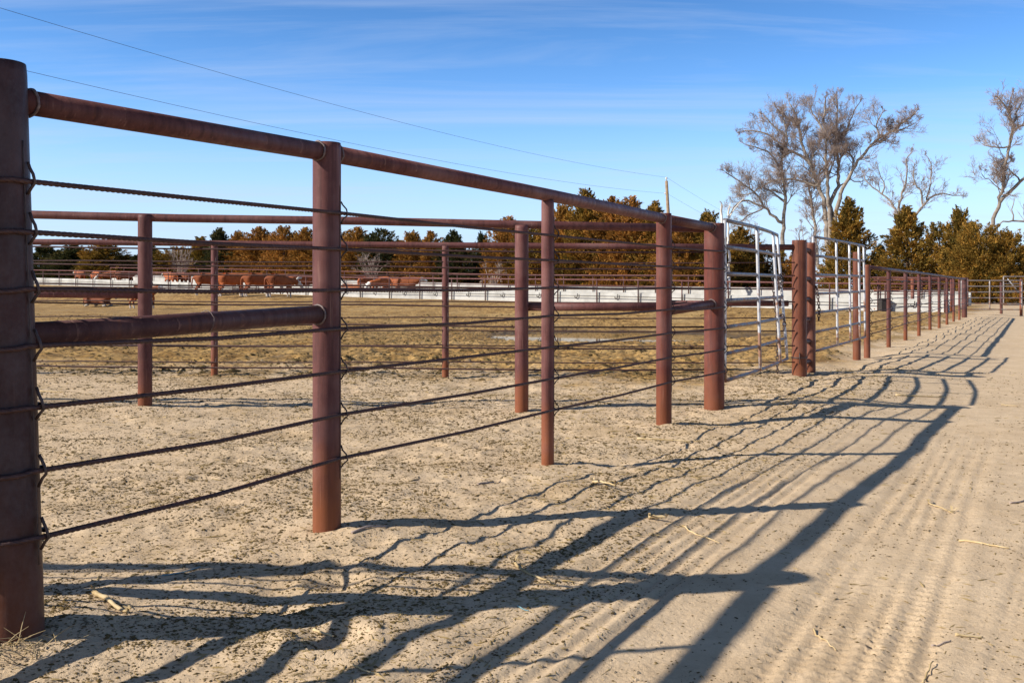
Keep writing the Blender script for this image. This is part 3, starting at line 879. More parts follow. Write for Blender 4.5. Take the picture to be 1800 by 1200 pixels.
bunk_line('farb', 'second white feed bunk beyond the feed lane, half hidden by the first', 'pipe rail fence along the second feed bunk beyond the lane', 15.0, 2.0, 85, 2.4, hooks=False, rails=(1.30, 0.95), zoff=0.25)
# corner panel at the right end of the bunk
cf = empty('panel_fence', (15, 43.5, 0)); tag(cf, 'rusty pipe panel fence at the right end of the feed bunk', 'fence')
for (x, rr, mt, y0, y1) in ((1543, 0.03, 'pipe_dark', 494, 552), (1604, 0.075, 'pipe_orange', 490, 553), (1547, 0.02, 'pipe_dark', 494, 552), (1672, 0.05, 'pipe', 491, 551)):
    a = W(x, y0, 43.2); mb = MB(); mb.tube([a, W(x, y1 + 8, 43.2)], rr, 10); mb.build('post', M[mt], cf)
for (y, rr, mt) in ((487, 0.02, 'pipe'), (492.5, 0.05, 'pipe_orange'), (505, 0.022, 'pipe'), (510, 0.03, 'pipe_orange'), (517, 0.02, 'pipe'), (533, 0.03, 'pipe'), (543, 0.035, 'pipe')):
    mb = MB(); mb.tube([W(1536, y, 43.3), W(1676, y - 0.5, 43.3)], rr, 8); mb.build('rail', M[mt], cf)
bx = empty('feed_box', W(1553, 550, 43.0)); tag(bx, 'small dark box standing against the feed bunk near its right end', 'box')
c = W(1553, 540, 42.9)
mb = MB(); mb.box((c.x, c.y, c.z + 0.02), (0.30, 0.45, 0.62)); mb.build('body', M['black'], bx, smooth=False)
mb = MB(); mb.box((c.x, c.y, c.z + 0.36), (0.36, 0.52, 0.045)); mb.build('lid', M['black'], bx, smooth=False)

# ------------------------------------------------------------------ cattle
def skin_mesh(name, nodes, edges, root=0, sub=1):
    me = bpy.data.meshes.new(name)
    me.from_pydata([n[0] for n in nodes], edges, [])
    o = bpy.data.objects.new(name, me); COL.objects.link(o)
    md = o.modifiers.new('skin', 'SKIN'); md.use_smooth_shade = True; md.branch_smoothing = 0.3
    sv = me.skin_vertices[0].data
    for i, n in enumerate(nodes):
        sv[i].radius = n[1] if isinstance(n[1], tuple) else (n[1], n[1])
        sv[i].use_root = (i == root)
    s = o.modifiers.new('sub', 'SUBSURF'); s.levels = sub; s.render_levels = sub
    bpy.context.view_layer.update()
    dg = bpy.context.evaluated_depsgraph_get()
    m2 = bpy.data.meshes.new_from_object(o.evaluated_get(dg))
    bpy.data.objects.remove(o); bpy.data.meshes.remove(me)
    m2.name = name
    m2.polygons.foreach_set('use_smooth', [True] * len(m2.polygons))
    m2.materials.clear(); m2.materials.append(M['hide'])
    return m2
def cow_nodes(head='up', lying=False):
    dz = -0.55 if lying else 0
    N = [((-0.20, 0, 1.02 + dz), (0.33, 0.38)), ((-0.72, 0, 1.08 + dz), (0.27, 0.29)), ((0.42, 0, 1.05 + dz), (0.29, 0.35)), ((-0.92, 0, 1.12 + dz), 0.17)]
    E = [(0, 1), (0, 2), (1, 3)]
    def chainn(start, pts):
        prev = start
        for p, r in pts:
            N.append((p, r)); E.append((prev, len(N) - 1)); prev = len(N) - 1
        return prev
    if head == 'up':
        nk = chainn(2, [((0.78, 0, 1.20 + dz), (0.17, 0.20)), ((1.02, 0, 1.33 + dz), (0.12, 0.14))]); poll = nk
        chainn(poll, [((1.20, 0, 1.20 + dz), (0.10, 0.11)), ((1.38, 0, 1.06 + dz), (0.075, 0.08))])
        ez = 1.34 + dz; ex = 1.0
    else:
        nk = chainn(2, [((0.82, 0, 0.98), (0.17, 0.20)), ((1.10, 0, 0.86), (0.12, 0.14))]); poll = nk
        chainn(poll, [((1.24, 0, 0.68), (0.10, 0.11)), ((1.34, 0, 0.48), (0.075, 0.08))])
        ez = 0.92; ex = 1.08
    for s in (-1, 1):
        chainn(poll, [((ex, s * 0.15, ez), 0.045), ((ex - 0.03, s * 0.27, ez - 0.02), (0.05, 0.025))])
        if not lying:
            chainn(2, [((0.45, s * 0.19, 0.80), 0.12), ((0.47, s * 0.19, 0.44), 0.062), ((0.46, s * 0.19, 0.12), 0.045), ((0.49, s * 0.19, 0.03), 0.055)])
            chainn(1, [((-0.66, s * 0.20, 0.82), (0.15, 0.17)), ((-0.60, s * 0.20, 0.66), 0.11), ((-0.82, s * 0.20, 0.46), 0.062), ((-0.79, s * 0.20, 0.12), 0.045), ((-0.75, s * 0.20, 0.03), 0.055)])
        else:
            chainn(2, [((0.52, s * 0.28, 0.30), 0.12), ((0.82, s * 0.30, 0.10), 0.07), ((0.55, s * 0.32, 0.07), 0.05)])
            chainn(1, [((-0.55, s * 0.36, 0.28), 0.15), ((-0.35, s * 0.44, 0.12), 0.09), ((-0.62, s * 0.46, 0.08), 0.05)])
    chainn(3, [((-1.02, 0, 1.08 + dz), 0.045), ((-1.05, 0, 0.75 + dz), 0.028), ((-1.04, 0, 0.52 + dz * 0.8), 0.04)])
    return N, E
COW = {k: skin_mesh('cow_body_' + k, *cow_nodes(*a)) for k, a in {'up': ('up',), 'down': ('down',), 'lying': ('up', True)}.items()}
def cow(kind, px, Y, rz, label, scale=1.0, group=None):
    x = (px - 900) / FPX * Y
    o = bpy.data.objects.new('cow', COW[kind]); COL.objects.link(o)
    o.location = (x, Y, H(x, Y)); o.rotation_euler = (0, 0, R(rz)); o.scale = (scale,) * 3
    tag(o, label, 'cow', group)
    return o
G1 = 'cattle standing in the near pen'; G2 = 'cattle beyond the first feed bunk'
cow('up', 369, 63.5, 28, 'red cow standing behind the slim post of the second cross fence', 1.05, G1)
cow('up', 410, 62.0, 32, 'red cow with raised white face right of the slim cross fence post', 1.08, G1)
cow('down', 456, 61.0, 30, 'red cow with lowered head between two others in front of the bunk', 1.08, G1)
cow('down', 495, 60.2, 38, 'darker red cow nearest the thick pipe post, front of the row by the bunk', 1.05, G1)
cow('lying', 172, 62.0, -15, 'red cow lying down left of the thick cross fence post', 1.0, G1)
cow('up', 254, 56.0, -8, 'red cow half hidden by the thick cross fence post, white face to the right', 0.95, G1)
def beyond(px, t):
    # depth of the point at image x that lies t beyond the bunk line
    k = (px - 900) / FPX
    return (41.6 + 0.714 * 18.1 + t * 1.229) / (1 + 0.714 * k)
for (kind, px, t, rz, lab) in (('up', 140, 4.5, 170, 'bright orange red cow, leftmost of the cattle behind the feed bunk'),
        ('down', 168, 4.8, 165, 'second cow from the left behind the feed bunk, head down'),
        ('down', 193, 5.0, 160, 'white faced cow behind the bunk, third from the left'),
        ('up', 222, 4.6, 10, 'dark red cow just left of the thick cross fence post, behind the bunk'),
        ('up', 300, 4.5, 175, 'red cow with white face alone behind the bunk, right of the thick cross fence post'),
        ('up', 322, 5.2, 178, 'red cow behind the bunk, close left of the slim post'),
        ('down', 436, 4.0, 20, 'red cow behind the bunk, seen over the backs of the front row'),
        ('up', 497, 4.0, 15, 'pale red cow behind the bunk, above the front row near the thick pipe post'),
        ('up', 528, 3.6, -10, 'red cow behind the bunk, partly covered by the thick pipe post on the right'),
        ('up', 545, 4.4, -160, 'white faced cow behind the bunk, hard against the thick pipe post'),
        ('lying', 617, 3.2, 8, 'red cow low behind the bunk just right of the thick pipe post'),
        ('up', 642, 7.5, 30, 'red cow in the lane behind the bunk, middle distance right of the thick pipe post'),
        ('down', 668, 3.5, -170, 'red cow with rump turned, third from right behind the bunk'),
        ('up', 690, 7.0, 10, 'far red cow, second from right behind the bunk'),
        ('up', 716, 3.2, 25, 'red cow with bright white head, rightmost of the cattle behind the bunk')):
    cow(kind, px, beyond(px, t), rz + (38 if (px // 7) % 2 else -34), lab, 0.95, G2)

# ------------------------------------------------------------------ cedars
def cedar_mesh(seed, nspray, shape, leaf=0.20):
    rs = np.random.RandomState(seed)
    V = []; T = []
    # unit tree: height 1, half width given later by scaling; build with height 9 m, radius 2.6 m for sane leaf sizes
    Hh, Rr = 9.0, 2.6
    lob = rs.uniform(0, 6.28, 4)
    cents = []
    # limbs: upswept sprays grouped in tufts
    ntuft = nspray
    z = rs.beta(0.95, 1.45, ntuft)
    ang = rs.uniform(0, 2 * math.pi, ntuft)
    if shape == 'cone': prof = (1 - z) ** 0.75 * (0.72 + 0.28 * np.minimum(1, z * 8))
    elif shape == 'oval': prof = np.sqrt(np.clip(1 - ((z - 0.36) / 0.66) ** 2, 0, 1)) * 0.98
    else: prof = (1 - z) ** 0.55 * 0.92
    lobes = 1 + 0.22 * np.sin(3 * ang + lob[0] + z * 5) + 0.15 * np.sin(5 * ang + lob[1] - z * 9) + 0.12 * np.sin(z * 26 + lob[2] + ang)
    rr = np.sqrt(rs.uniform(0.12, 1.0, ntuft)) * prof * lobes * rs.uniform(0.82, 1.12, ntuft)
    cx = rr * Rr * np.cos(ang); cy = rr * Rr * np.sin(ang); cz = 0.35 + z * (Hh - 0.35)
    tint0 = np.clip(rs.normal(0.5, 0.24, ntuft) + 0.12 * (vnoise(ang * 2, z * 6, seed)) * 4, 0, 1)
    per = 46
    m = ntuft * per
    C = np.repeat(np.stack([cx, cy, cz], -1), per, 0)
    out = np.stack([np.cos(ang), np.sin(ang), rs.uniform(0.35, 1.3, ntuft) + 1.2 * (z > 0.75)], -1)
    out += rs.normal(0, 0.25, out.shape)
    out /= np.linalg.norm(out, axis=1)[:, None]
    out = np.repeat(out, per, 0)
    plen = np.repeat(rs.uniform(0.8, 1.5, ntuft) * (0.65 + 0.5 * (1 - z)), per)
    u = rs.uniform(0, 1, m) ** 1.15
    off = rs.normal(0, 1, (m, 3)) * (0.05 + 0.36 * (1 - u) * plen)[:, None] * 0.62
    P = C + out * ((u - 0.35) * plen)[:, None] + off
    dirv = out * 1.1 + rs.normal(0, 0.42, (m, 3)); dirv /= np.linalg.norm(dirv, axis=1)[:, None]
    sidev = np.cross(dirv, rs.normal(0, 1, (m, 3))); sidev /= np.linalg.norm(sidev, axis=1)[:, None] + 1e-9
    ln = leaf * rs.uniform(0.7, 1.7, m); wd = leaf * rs.uniform(0.25, 0.50, m)
    a = P - dirv * ln[:, None] * 0.5
    b = P + sidev * wd[:, None] * 0.5
    c = P + dirv * ln[:, None] * 0.5
    d = P - sidev * wd[:, None] * 0.5
    V = np.stack([a, b, c, d], 1).reshape(-1, 3)
    V[:, 2] *= 9.0 / V[:, 2].max(); V[:, 2] = np.maximum(V[:, 2], 0.05)
    V[:, :2] *= 2.6 / np.percentile(np.hypot(V[:, 0], V[:, 1]), 98.5)
    Fq = np.arange(4 * m).reshape(-1, 4)
    tint = np.clip(np.repeat(tint0, per) + rs.normal(0, 0.12, m), 0, 1)
    o = np_mesh('crown', V, Fq, None)
    at = o.data.attributes.new('tint', 'FLOAT', 'FACE')
    at.data.foreach_set('value', tint.astype(np.float32))
    me = o.data
    bpy.data.objects.remove(o)
    return me
CED = {}
for nm, seed, n, sh in (('c1', 3, 460, 'cone'), ('c2', 8, 480, 'cone'), ('c3', 15, 560, 'oval'), ('c4', 21, 540, 'mid'), ('c5', 33, 480, 'mid'), ('d1', 41, 900, 'oval')):
    base_me = cedar_mesh(seed, n, sh, 0.25 if nm != 'd1' else 0.22)
    for mk in ('cedar', 'cedar_rust', 'cedar_green'):
        me = base_me.copy(); me.materials.clear(); me.materials.append(M[mk]); CED[nm, mk] = me
mb = MB(); mb.tube([(0, 0, -0.6), (0.05, 0, 1.5), (0.0, 0.06, 4), (0.03, 0, 7.6)], [0.20, 0.17, 0.10, 0.03], 8)
tr0 = mb.build('trunk', M['cedar_bark']); trunk_me = tr0.data; bpy.data.objects.remove(tr0)
def cedar(x, ytop, Z, hw, kind, mk, label):
    X = (x - 900) / FPX * Z
    zb = float(ground_base(X, Z))
    ht = 1 - (ytop - 505) / FPX * Z - zb
    wdt = hw * (1.55 if x < 1420 else 1.15) / FPX * Z
    root = empty('cedar_tree', (X, Z, zb), random.uniform(0, 6.28))
    sx = wdt / 2.6; sz = ht / 9.0
    for nm, me in (('trunk', trunk_me), ('crown', CED[kind, mk])):
        o = bpy.data.objects.new(nm, me); COL.objects.link(o); o.parent = root
        o.scale = (sx, sx, sz) if nm == 'crown' else (max(sx, 0.8), max(sx, 0.8), sz)
    tag(root, label, 'tree', 'cedars in the windbreak')
    return root
ordn = ['first', 'second', 'third', 'fourth', 'fifth', 'sixth', 'seventh', 'eighth', 'ninth', 'tenth', 'eleventh', 'twelfth', 'thirteenth', 'fourteenth', 'fifteenth', 'sixteenth',
        'seventeenth', 'eighteenth', 'nineteenth', 'twentieth', 'twenty-first', 'twenty-second', 'twenty-third', 'twenty-fourth', 'twenty-fifth', 'twenty-sixth', 'twenty-seventh',
        'twenty-eighth', 'twenty-ninth', 'thirtieth', 'thirty-first', 'thirty-second', 'thirty-third', 'thirty-fourth', 'thirty-fifth']
CL = [(80, 427, 118, 36, 'c2', 'cedar_green'), (128, 425, 116, 40, 'c1', 'cedar_green'), (182, 424, 114, 44, 'c4', 'cedar'), (240, 446, 118, 26, 'c5', 'cedar_green'),
      (268, 430, 112, 22, 'c2', 'cedar_green'), (312, 432, 112, 34, 'c3', 'cedar'), (352, 414, 108, 28, 'c4', 'cedar'), (385, 398, 106, 30, 'c2', 'cedar_green'),
      (418, 402, 106, 30, 'c5', 'cedar_rust'), (455, 396, 103, 38, 'c4', 'cedar_rust'), (500, 395, 101, 34, 'c3', 'cedar_rust'), (537, 397, 99, 32, 'c4', 'cedar_rust'),
      (585, 398, 98, 36, 'c3', 'cedar_rust'), (628, 397, 96, 38, 'c4', 'cedar_rust'), (670, 399, 95, 34, 'c3', 'cedar_green'), (722, 402, 94, 36, 'c5', 'cedar_rust'),
      (758, 404, 93, 30, 'c4', 'cedar_rust'), (797, 401, 92, 30, 'c1', 'cedar_green'), (848, 404, 95, 22, 'c5', 'cedar_green'), (893, 378, 90, 40, 'c4', 'cedar_rust'),
      (938, 398, 88, 44, 'c3', 'cedar'), (988, 352, 87, 42, 'c5', 'cedar_rust'), (1030, 328, 86, 46, 'c2', 'cedar'), (1075, 342, 85, 46, 'c4', 'cedar_rust'),
      (1108, 342, 84, 42, 'c4', 'cedar_rust'), (1150, 350, 83, 40, 'c2', 'cedar'), (1195, 384, 81, 42, 'c3', 'cedar_rust'), (1246, 364, 80, 38, 'c5', 'cedar'),
      (1302, 396, 84, 40, 'c4', 'cedar'), (1350, 428, 86, 34, 'c3', 'cedar'), (1398, 440, 82, 30, 'c5', 'cedar_rust')]
look = {'cedar': 'olive bronze', 'cedar_rust': 'rusty orange brown', 'cedar_green': 'dark green'}
for i, (x, yt, Z, hw, k, mk) in enumerate(CL):
    cedar(x, yt, Z, hw, k, mk, f'{look[mk]} cedar, {ordn[i]} from the left in the front row of the windbreak')
BACK = [(100, 438, 128, 34, 'c4', 'cedar_green'), (155, 440, 127, 36, 'c3', 'cedar'), (215, 447, 126, 36, 'c4', 'cedar_green'), (290, 444, 122, 34, 'c3', 'cedar'), (335, 436, 120, 36, 'c4', 'cedar_rust'),
        (402, 418, 116, 38, 'c3', 'cedar'), (438, 414, 114, 40, 'c5', 'cedar_rust'), (478, 412, 112, 40, 'c3', 'cedar_rust'), (520, 411, 110, 38, 'c4', 'cedar'), (561, 412, 108, 40, 'c3', 'cedar_rust'),
        (606, 412, 107, 40, 'c5', 'cedar'), (648, 413, 106, 38, 'c3', 'cedar_green'), (695, 420, 104, 38, 'c4', 'cedar_rust'), (740, 418, 103, 38, 'c3', 'cedar'), (778, 420, 102, 34, 'c5', 'cedar_rust'),
        (822, 436, 101, 38, 'c3', 'cedar'), (868, 430, 100, 36, 'c4', 'cedar_rust'), (962, 392, 97, 44, 'c3', 'cedar_rust'), (1010, 372, 96, 44, 'c4', 'cedar'), (1052, 362, 95, 44, 'c3', 'cedar'),
        (1128, 372, 93, 44, 'c4', 'cedar'), (1172, 384, 92, 42, 'c3', 'cedar_rust'), (1220, 396, 90, 40, 'c4', 'cedar'), (1275, 412, 92, 38, 'c3', 'cedar')]
for i, (x, yt, Z, hw, k, mk) in enumerate(BACK):
    cedar(x, yt, Z, hw, k, mk, f'{look[mk]} cedar in the rear row of the windbreak, {ordn[i]} from the left')
for (x, yt, Z, hw, k, mk, lab) in ((1492, 342, 74, 52, 'c1', 'cedar', 'tall bronze cedar in front of the big cottonwood trunks'),
        (1545, 425, 78, 34, 'c5', 'cedar_green', 'low dark green cedar filling the gap above the second gate'),
        (1594, 358, 72, 60, 'c2', 'cedar', 'wide bronze cedar under the small bare tree'),
        (1652, 388, 76, 46, 'c3', 'cedar', 'olive cedar between two taller ones, right of the small bare tree'),
        (1688, 358, 74, 50, 'c5', 'cedar', 'dark bronze cedar left of the leaning bare tree trunk'),
        (1722, 386, 66, 58, 'd1', 'cedar', 'dense rounded olive cedar above the far end of the road fence'),
        (1776, 402, 65, 52, 'd1', 'cedar', 'dense round olive cedar at the right edge of the picture'),
        (1838, 404, 68, 52, 'd1', 'cedar_green', 'dark cedar cut by the right edge, behind the far gate')):
    cedar(x, yt, Z, hw, k, mk, lab)

# ------------------------------------------------------------------ bare cottonwoods
def bare_tree(name, label, Z, limbs, seed, trunk_r=4.5, twig_len=1.0, dens=1.0, mat='bark', tmat='twig', dep=0.0, levels=4, cat='tree', group='bare trees behind the cedars', tw_r=0.011, vs=1.0):
    """limbs: pixel polylines (x, y) with start and end radius in pixels; each gets its own wander in depth"""
    rnd = random.Random(seed)
    px = Z / FPX
    x0, y0 = limbs[0][0][0]
    X0 = (x0 - 900) / FPX * Z
    root = empty(name, (X0, Z, float(ground_base(X0, Z)))); tag(root, label, cat, group)
    T = MB(); TW = MB(); placed = []
    def grow(p, d, L, r, lev):
        n = 4 if lev < 2 else 3
        pts = [p]; rad = [r]
        dd = d.copy()
        for i in range(n):
            dd = (dd + Vector((rnd.gauss(0, 0.15), rnd.gauss(0, 0.15), rnd.gauss(0.06, 0.13)))).normalized()
            pts.append(pts[-1] + dd * L / n); rad.append(max(r * (1 - 0.8 * (i + 1) / n), tw_r * 0.55))
        (T if lev == 0 else TW).tube(pts, rad, 5 if lev == 0 else 3, cap=False)
        if lev >= levels: return
        k = [6, 5, 5, 4, 3][lev]
        k = max(2, int(k * dens + rnd.random()))
        for j in range(k):
            u = rnd.uniform(0.22, 1.0)
            i = min(int(u * n), n - 1); f = u * n - i
            q = pts[i].lerp(pts[i + 1], f)
            base = (pts[i + 1] - pts[i]).normalized()
            a, b = perp(base); an = rnd.uniform(0, 6.28)
            nd = (base * rnd.uniform(0.7, 1.1) + (a * math.cos(an) + b * math.sin(an)) * rnd.uniform(0.5, 0.95) + Vector((0, 0, 0.12))).normalized()
            grow(q, nd, L * rnd.uniform(0.45, 0.70), max(r * 0.5, tw_r), lev + 1)
    for (poly, ra, rb) in limbs:
        poly = [(x_, 505 - (505 - y_) * vs) for (x_, y_) in poly]
        m = len(poly)
        slope = rnd.uniform(-1, 1) * dep
        y_start = Z
        if placed:
            q0 = min(placed, key=lambda t: (t[0] - poly[0][0]) ** 2 + (t[1] - poly[0][1]) ** 2)
            if (q0[0] - poly[0][0]) ** 2 + (q0[1] - poly[0][1]) ** 2 < 500:
                y_start = q0[2]; poly = [(q0[0], q0[1])] + list(poly); m += 1
        pts = []
        L = 0
        acc = [0]
        for i in range(1, m): acc.append(acc[-1] + math.hypot(poly[i][0] - poly[i - 1][0], poly[i][1] - poly[i - 1][1]))
        # subdivide with a little crookedness
        N = max(4, int(acc[-1] / 9))
        new = []
        rad = []
        for i in range(N + 1):
            s = acc[-1] * i / N
            x = np.interp(s, acc, [p[0] for p in poly]); y = np.interp(s, acc, [p[1] for p in poly])
            YY = y_start + slope * s * px + (rnd.gauss(0, 0.12) if i else 0)
            new.append((x, y, YY))
            jit = 0.8 if 0 < i < N else 0
            pts.append(Vector(((x - 900 + rnd.gauss(0, jit)) * px, YY, 1 - (y - 505 + rnd.gauss(0, jit)) * px)))
            rad.append((ra + (rb - ra) * (i / N) ** 0.7) * px * 0.82)
        placed.extend(new)
        T.tube(pts, rad, 8, cap=False)
        tot = acc[-1] * px
        nb = int(tot / 0.50 * dens)
        for j in range(nb):
            u = rnd.uniform(0.38 if ra > 4 else 0.15, 1.0) ** 0.8
            i = min(int(u * N), N - 1)
            q = pts[i].lerp(pts[i + 1], u * N - i)
            base = (pts[i + 1] - pts[i]).normalized()
            a, b = perp(base); an = rnd.uniform(0, 6.28)
            nd = (base * rnd.uniform(0.5, 1.0) + (a * math.cos(an) + b * math.sin(an)) * rnd.uniform(0.7, 1.1) + Vector((0, 0, 0.3))).normalized()
            grow(q, nd, twig_len * rnd.uniform(1.3, 2.9) * (1.25 - 0.80 * u), max(rad[i] * 0.42, tw_r), 1 if rad[i] < 0.12 else 0 if rnd.random() < 0.35 else 1)
        grow(pts[-1], (pts[-1] - pts[-2]).normalized(), twig_len * 0.8, rad[-1], 1)
    T.build('trunk', M[mat], root); TW.build('crown', M[tmat], root, smooth=False)
    return root
bare_tree('cottonwood_tree', 'tallest bare cottonwood with several trunks rising above the cedars', 110, [
    ([(1458, 505), (1457, 430), (1455, 370), (1450, 332), (1437, 295), (1425, 265), (1415, 227), (1412, 202), (1405, 192), (1390, 184), (1376, 172)], 8, 2),
    ([(1462, 430), (1460, 357), (1455, 295), (1452, 250), (1454, 220), (1447, 195), (1452, 175), (1450, 158)], 6, 1.6),
    ([(1464, 420), (1467, 345), (1484, 310), (1485, 270), (1484, 232), (1486, 195), (1490, 157), (1490, 143)], 6.5, 1.5),
    ([(1466, 410), (1475, 345), (1484, 315), (1500, 285), (1510, 267), (1527, 245), (1545, 227), (1567, 217), (1590, 195), (1604, 184)], 6, 1.8),
    ([(1425, 265), (1405, 252), (1387, 249), (1380, 237), (1360, 222), (1340, 212), (1312, 211)], 3.6, 1.2),
    ([(1440, 317), (1422, 306), (1400, 299), (1375, 299), (1355, 310), (1335, 325), (1320, 327)], 3.2, 1.2),
    ([(1415, 202), (1410, 178), (1400, 155)], 2.6, 1.2), ([(1485, 232), (1500, 207), (1505, 182), (1515, 162)], 3, 1.2),
    ([(1452, 220), (1437, 185), (1430, 160)], 2.6, 1.2), ([(1545, 227), (1537, 202), (1547, 186)], 2.4, 1.2),
    ([(1440, 470), (1440, 395), (1437, 332), (1432, 300)], 4.5, 2), ([(1500, 285), (1502, 262), (1492, 250), (1478, 246)], 2.4, 1.2),
    ([(1567, 217), (1580, 213), (1596, 206)], 1.8, 1.0), ([(1484, 315), (1505, 300), (1525, 305)], 2.0, 1.0), ([(1455, 300), (1470, 262), (1462, 235)], 2.4, 1.1)], 5, dep=0.35, dens=1.0, twig_len=1.0, vs=0.945)
bare_tree('cottonwood_tree', 'bare tree left of the tallest cottonwood with low arching limbs', 104, [
    ([(1372, 500), (1375, 415), (1380, 357), (1376, 320), (1372, 282), (1382, 252), (1380, 225), (1375, 205)], 6.5, 1.6),
    ([(1370, 390), (1345, 365), (1327, 340), (1312, 330), (1290, 315), (1274, 306)], 3.8, 1.1),
    ([(1380, 355), (1357, 337), (1347, 330)], 3, 1.2), ([(1340, 365), (1315, 349), (1297, 357), (1284, 380)], 2.6, 1.2),
    ([(1376, 300), (1352, 270), (1330, 260), (1312, 255)], 2.6, 1.0), ([(1380, 240), (1360, 222), (1345, 205)], 2.2, 1.0), ([(1345, 365), (1318, 378), (1300, 392)], 2.0, 1.0)], 12, dep=0.35, dens=1.05, twig_len=0.9)
bare_tree('cottonwood_tree', 'small bare tree rising between two bronze cedars', 98, [
    ([(1606, 500), (1600, 400), (1589, 364), (1576, 342), (1566, 333), (1551, 320), (1541, 301)], 5, 1.1),
    ([(1600, 400), (1593, 364), (1601, 333), (1609, 304), (1608, 276), (1618, 264)], 3.8, 1.1),
    ([(1608, 400), (1617, 380), (1633, 358), (1627, 339), (1614, 317), (1612, 300)], 4.0, 1.1),
    ([(1633, 358), (1652, 341), (1671, 337), (1698, 341)], 2.6, 1.0), ([(1573, 333), (1574, 314), (1566, 295)], 2, 0.9), ([(1639, 348), (1649, 320), (1655, 288), (1650, 272)], 2.2, 0.9)], 23, dep=0.35, dens=0.85, twig_len=0.78)
bare_tree('cottonwood_tree', 'tall forked bare cottonwood near the right edge', 96, [
    ([(1716, 505), (1718, 420), (1726, 387), (1733, 352), (1733, 320), (1731, 282), (1734, 250), (1733, 209), (1718, 184), (1705, 174)], 6.5, 1.4),
    ([(1734, 209), (1746, 190), (1753, 172)], 2.4, 1.1), ([(1736, 257), (1747, 222), (1769, 203), (1788, 190)], 3.0, 1.2),
    ([(1736, 345), (1766, 310), (1782, 282), (1791, 250), (1795, 219), (1800, 193)], 4.2, 1.2), ([(1733, 252), (1712, 252), (1698, 247)], 2.2, 1.0),
    ([(1766, 310), (1753, 295), (1738, 282)], 2.2, 1.0), ([(1733, 209), (1726, 190), (1735, 165)], 2.0, 1.0), ([(1791, 250), (1815, 228), (1830, 200)], 2.4, 1.0), ([(1733, 330), (1712, 310), (1695, 300)], 1.4, 0.7)], 31, dep=0.35, dens=1.0, twig_len=0.85, vs=0.93)
bare_tree('cottonwood_tree', 'bare limb reaching in from the right edge over the round cedar', 84, [
    ([(1850, 500), (1845, 430), (1828, 402), (1808, 393), (1779, 388), (1756, 393), (1744, 398)], 5, 1.2), ([(1779, 388), (1776, 366), (1784, 352)], 1.8, 0.8), ([(1808, 393), (1800, 372), (1806, 350)], 1.8, 0.8)], 44, dep=0.2, dens=0.45, twig_len=0.55, levels=2)
bare_tree('dead_snag', 'bleached white dead trunk with two broken stems behind the corner post', 62, [
    ([(1281, 520), (1281, 470), (1280, 420), (1281, 385), (1281, 366)], 3.6, 1.7), ([(1281, 385), (1286, 372), (1296, 360), (1306, 350)], 1.6, 0.8),
    ([(1268, 515), (1268, 450), (1268, 400), (1266, 362)], 3.0, 2.4)], 52, dens=0.06, mat='bone', tmat='bone', twig_len=0.5, levels=1, tw_r=0.012)
for (x, y, Z, sd_, lab) in ((1420, 392, 88, 61, 'pale grey leafless shrub between the two silver gates'), (1318, 398, 86, 67, 'grey leafless shrub seen through the bowed gate'),
                       (318, 430, 104, 71, 'pale leafless bush among the cedars at left'), (655, 448, 90, 73, 'pale leafless bush in front of the rusty cedars'), (870, 470, 84, 79, 'low pale leafless bush behind the feed bunk rail')):
    lb = []
    for k in range(7):
        a = random.uniform(-1, 1)
        lb.append(([(x + a * 4, 500), (x + a * 14 + random.uniform(-4, 4), (y + 500) / 2), (x + a * 24, y + random.uniform(0, 22))], 1.2, 0.6))
    bare_tree('bare_shrub', lab, Z, lb, sd_, dens=0.8, twig_len=0.5, tmat='twig', mat='twig', dep=0.3, levels=3, cat='shrub', group='leafless shrubs', tw_r=0.014)

# ------------------------------------------------------------------ utility pole and lines
pole = empty('utility_pole', (0, 0, 0))
PB = W(1176, 400, 73); PT = W(1171.5, 318, 73)
pole.location = (PB.x, PB.y, 0)
tag(pole, 'brown wooden utility pole standing above the cedars', 'utility pole')
bpy.context.view_layer.update()
def kid(o, root):
    o.parent = root; o.matrix_parent_inverse = root.matrix_world.inverted(); return o
mb = MB(); mb.tube([W(1180, 500, 73), W(1176, 400, 73), PT], [0.15, 0.13, 0.105], 10); kid(mb.build('shaft', M['timber']), pole)
mb = MB(); mb.tube([PT, PT + Vector((0, 0, 0.10)), PT + Vector((0, 0, 0.14)), PT + Vector((0, 0, 0.24)), PT + Vector((0, 0, 0.28))], [0.03, 0.03, 0.07, 0.07, 0.03], 8); kid(mb.build('insulator', M['bone']), pole)
ins = W(1168, 340, 73); mb = MB(); mb.tube([W(1172.5, 340, 73), ins], [0.03, 0.05], 8); kid(mb.build('insulator', M['bone']), pole)
def line(a, b, sag, label):
    a = Vector(a); b = Vector(b)
    mb = MB(); mb.tube([a.lerp(b, t / 40) - Vector((0, 0, 4 * sag * (t / 40) * (1 - t / 40))) for t in range(41)], 0.0065, 5)
    tag(mb.build('power_line', M['powerline']), label, 'power line')
line(PT + Vector((0, 0, 0.26)), (-29, 0, 10.6), 1.5, 'upper power line sagging from the pole top to the upper left corner')
line(ins, (-29.5, 0, 8.75), 1.35, 'lower power line running left from below the pole top')
line(PT + Vector((0, 0, 0.26)), (60, 190, 9.4), 1.8, 'upper power line dropping away to the right of the pole')
line(W(1174, 341, 73), (60, 190, 7.9), 1.8, 'lower power line dropping away to the right of the pole')

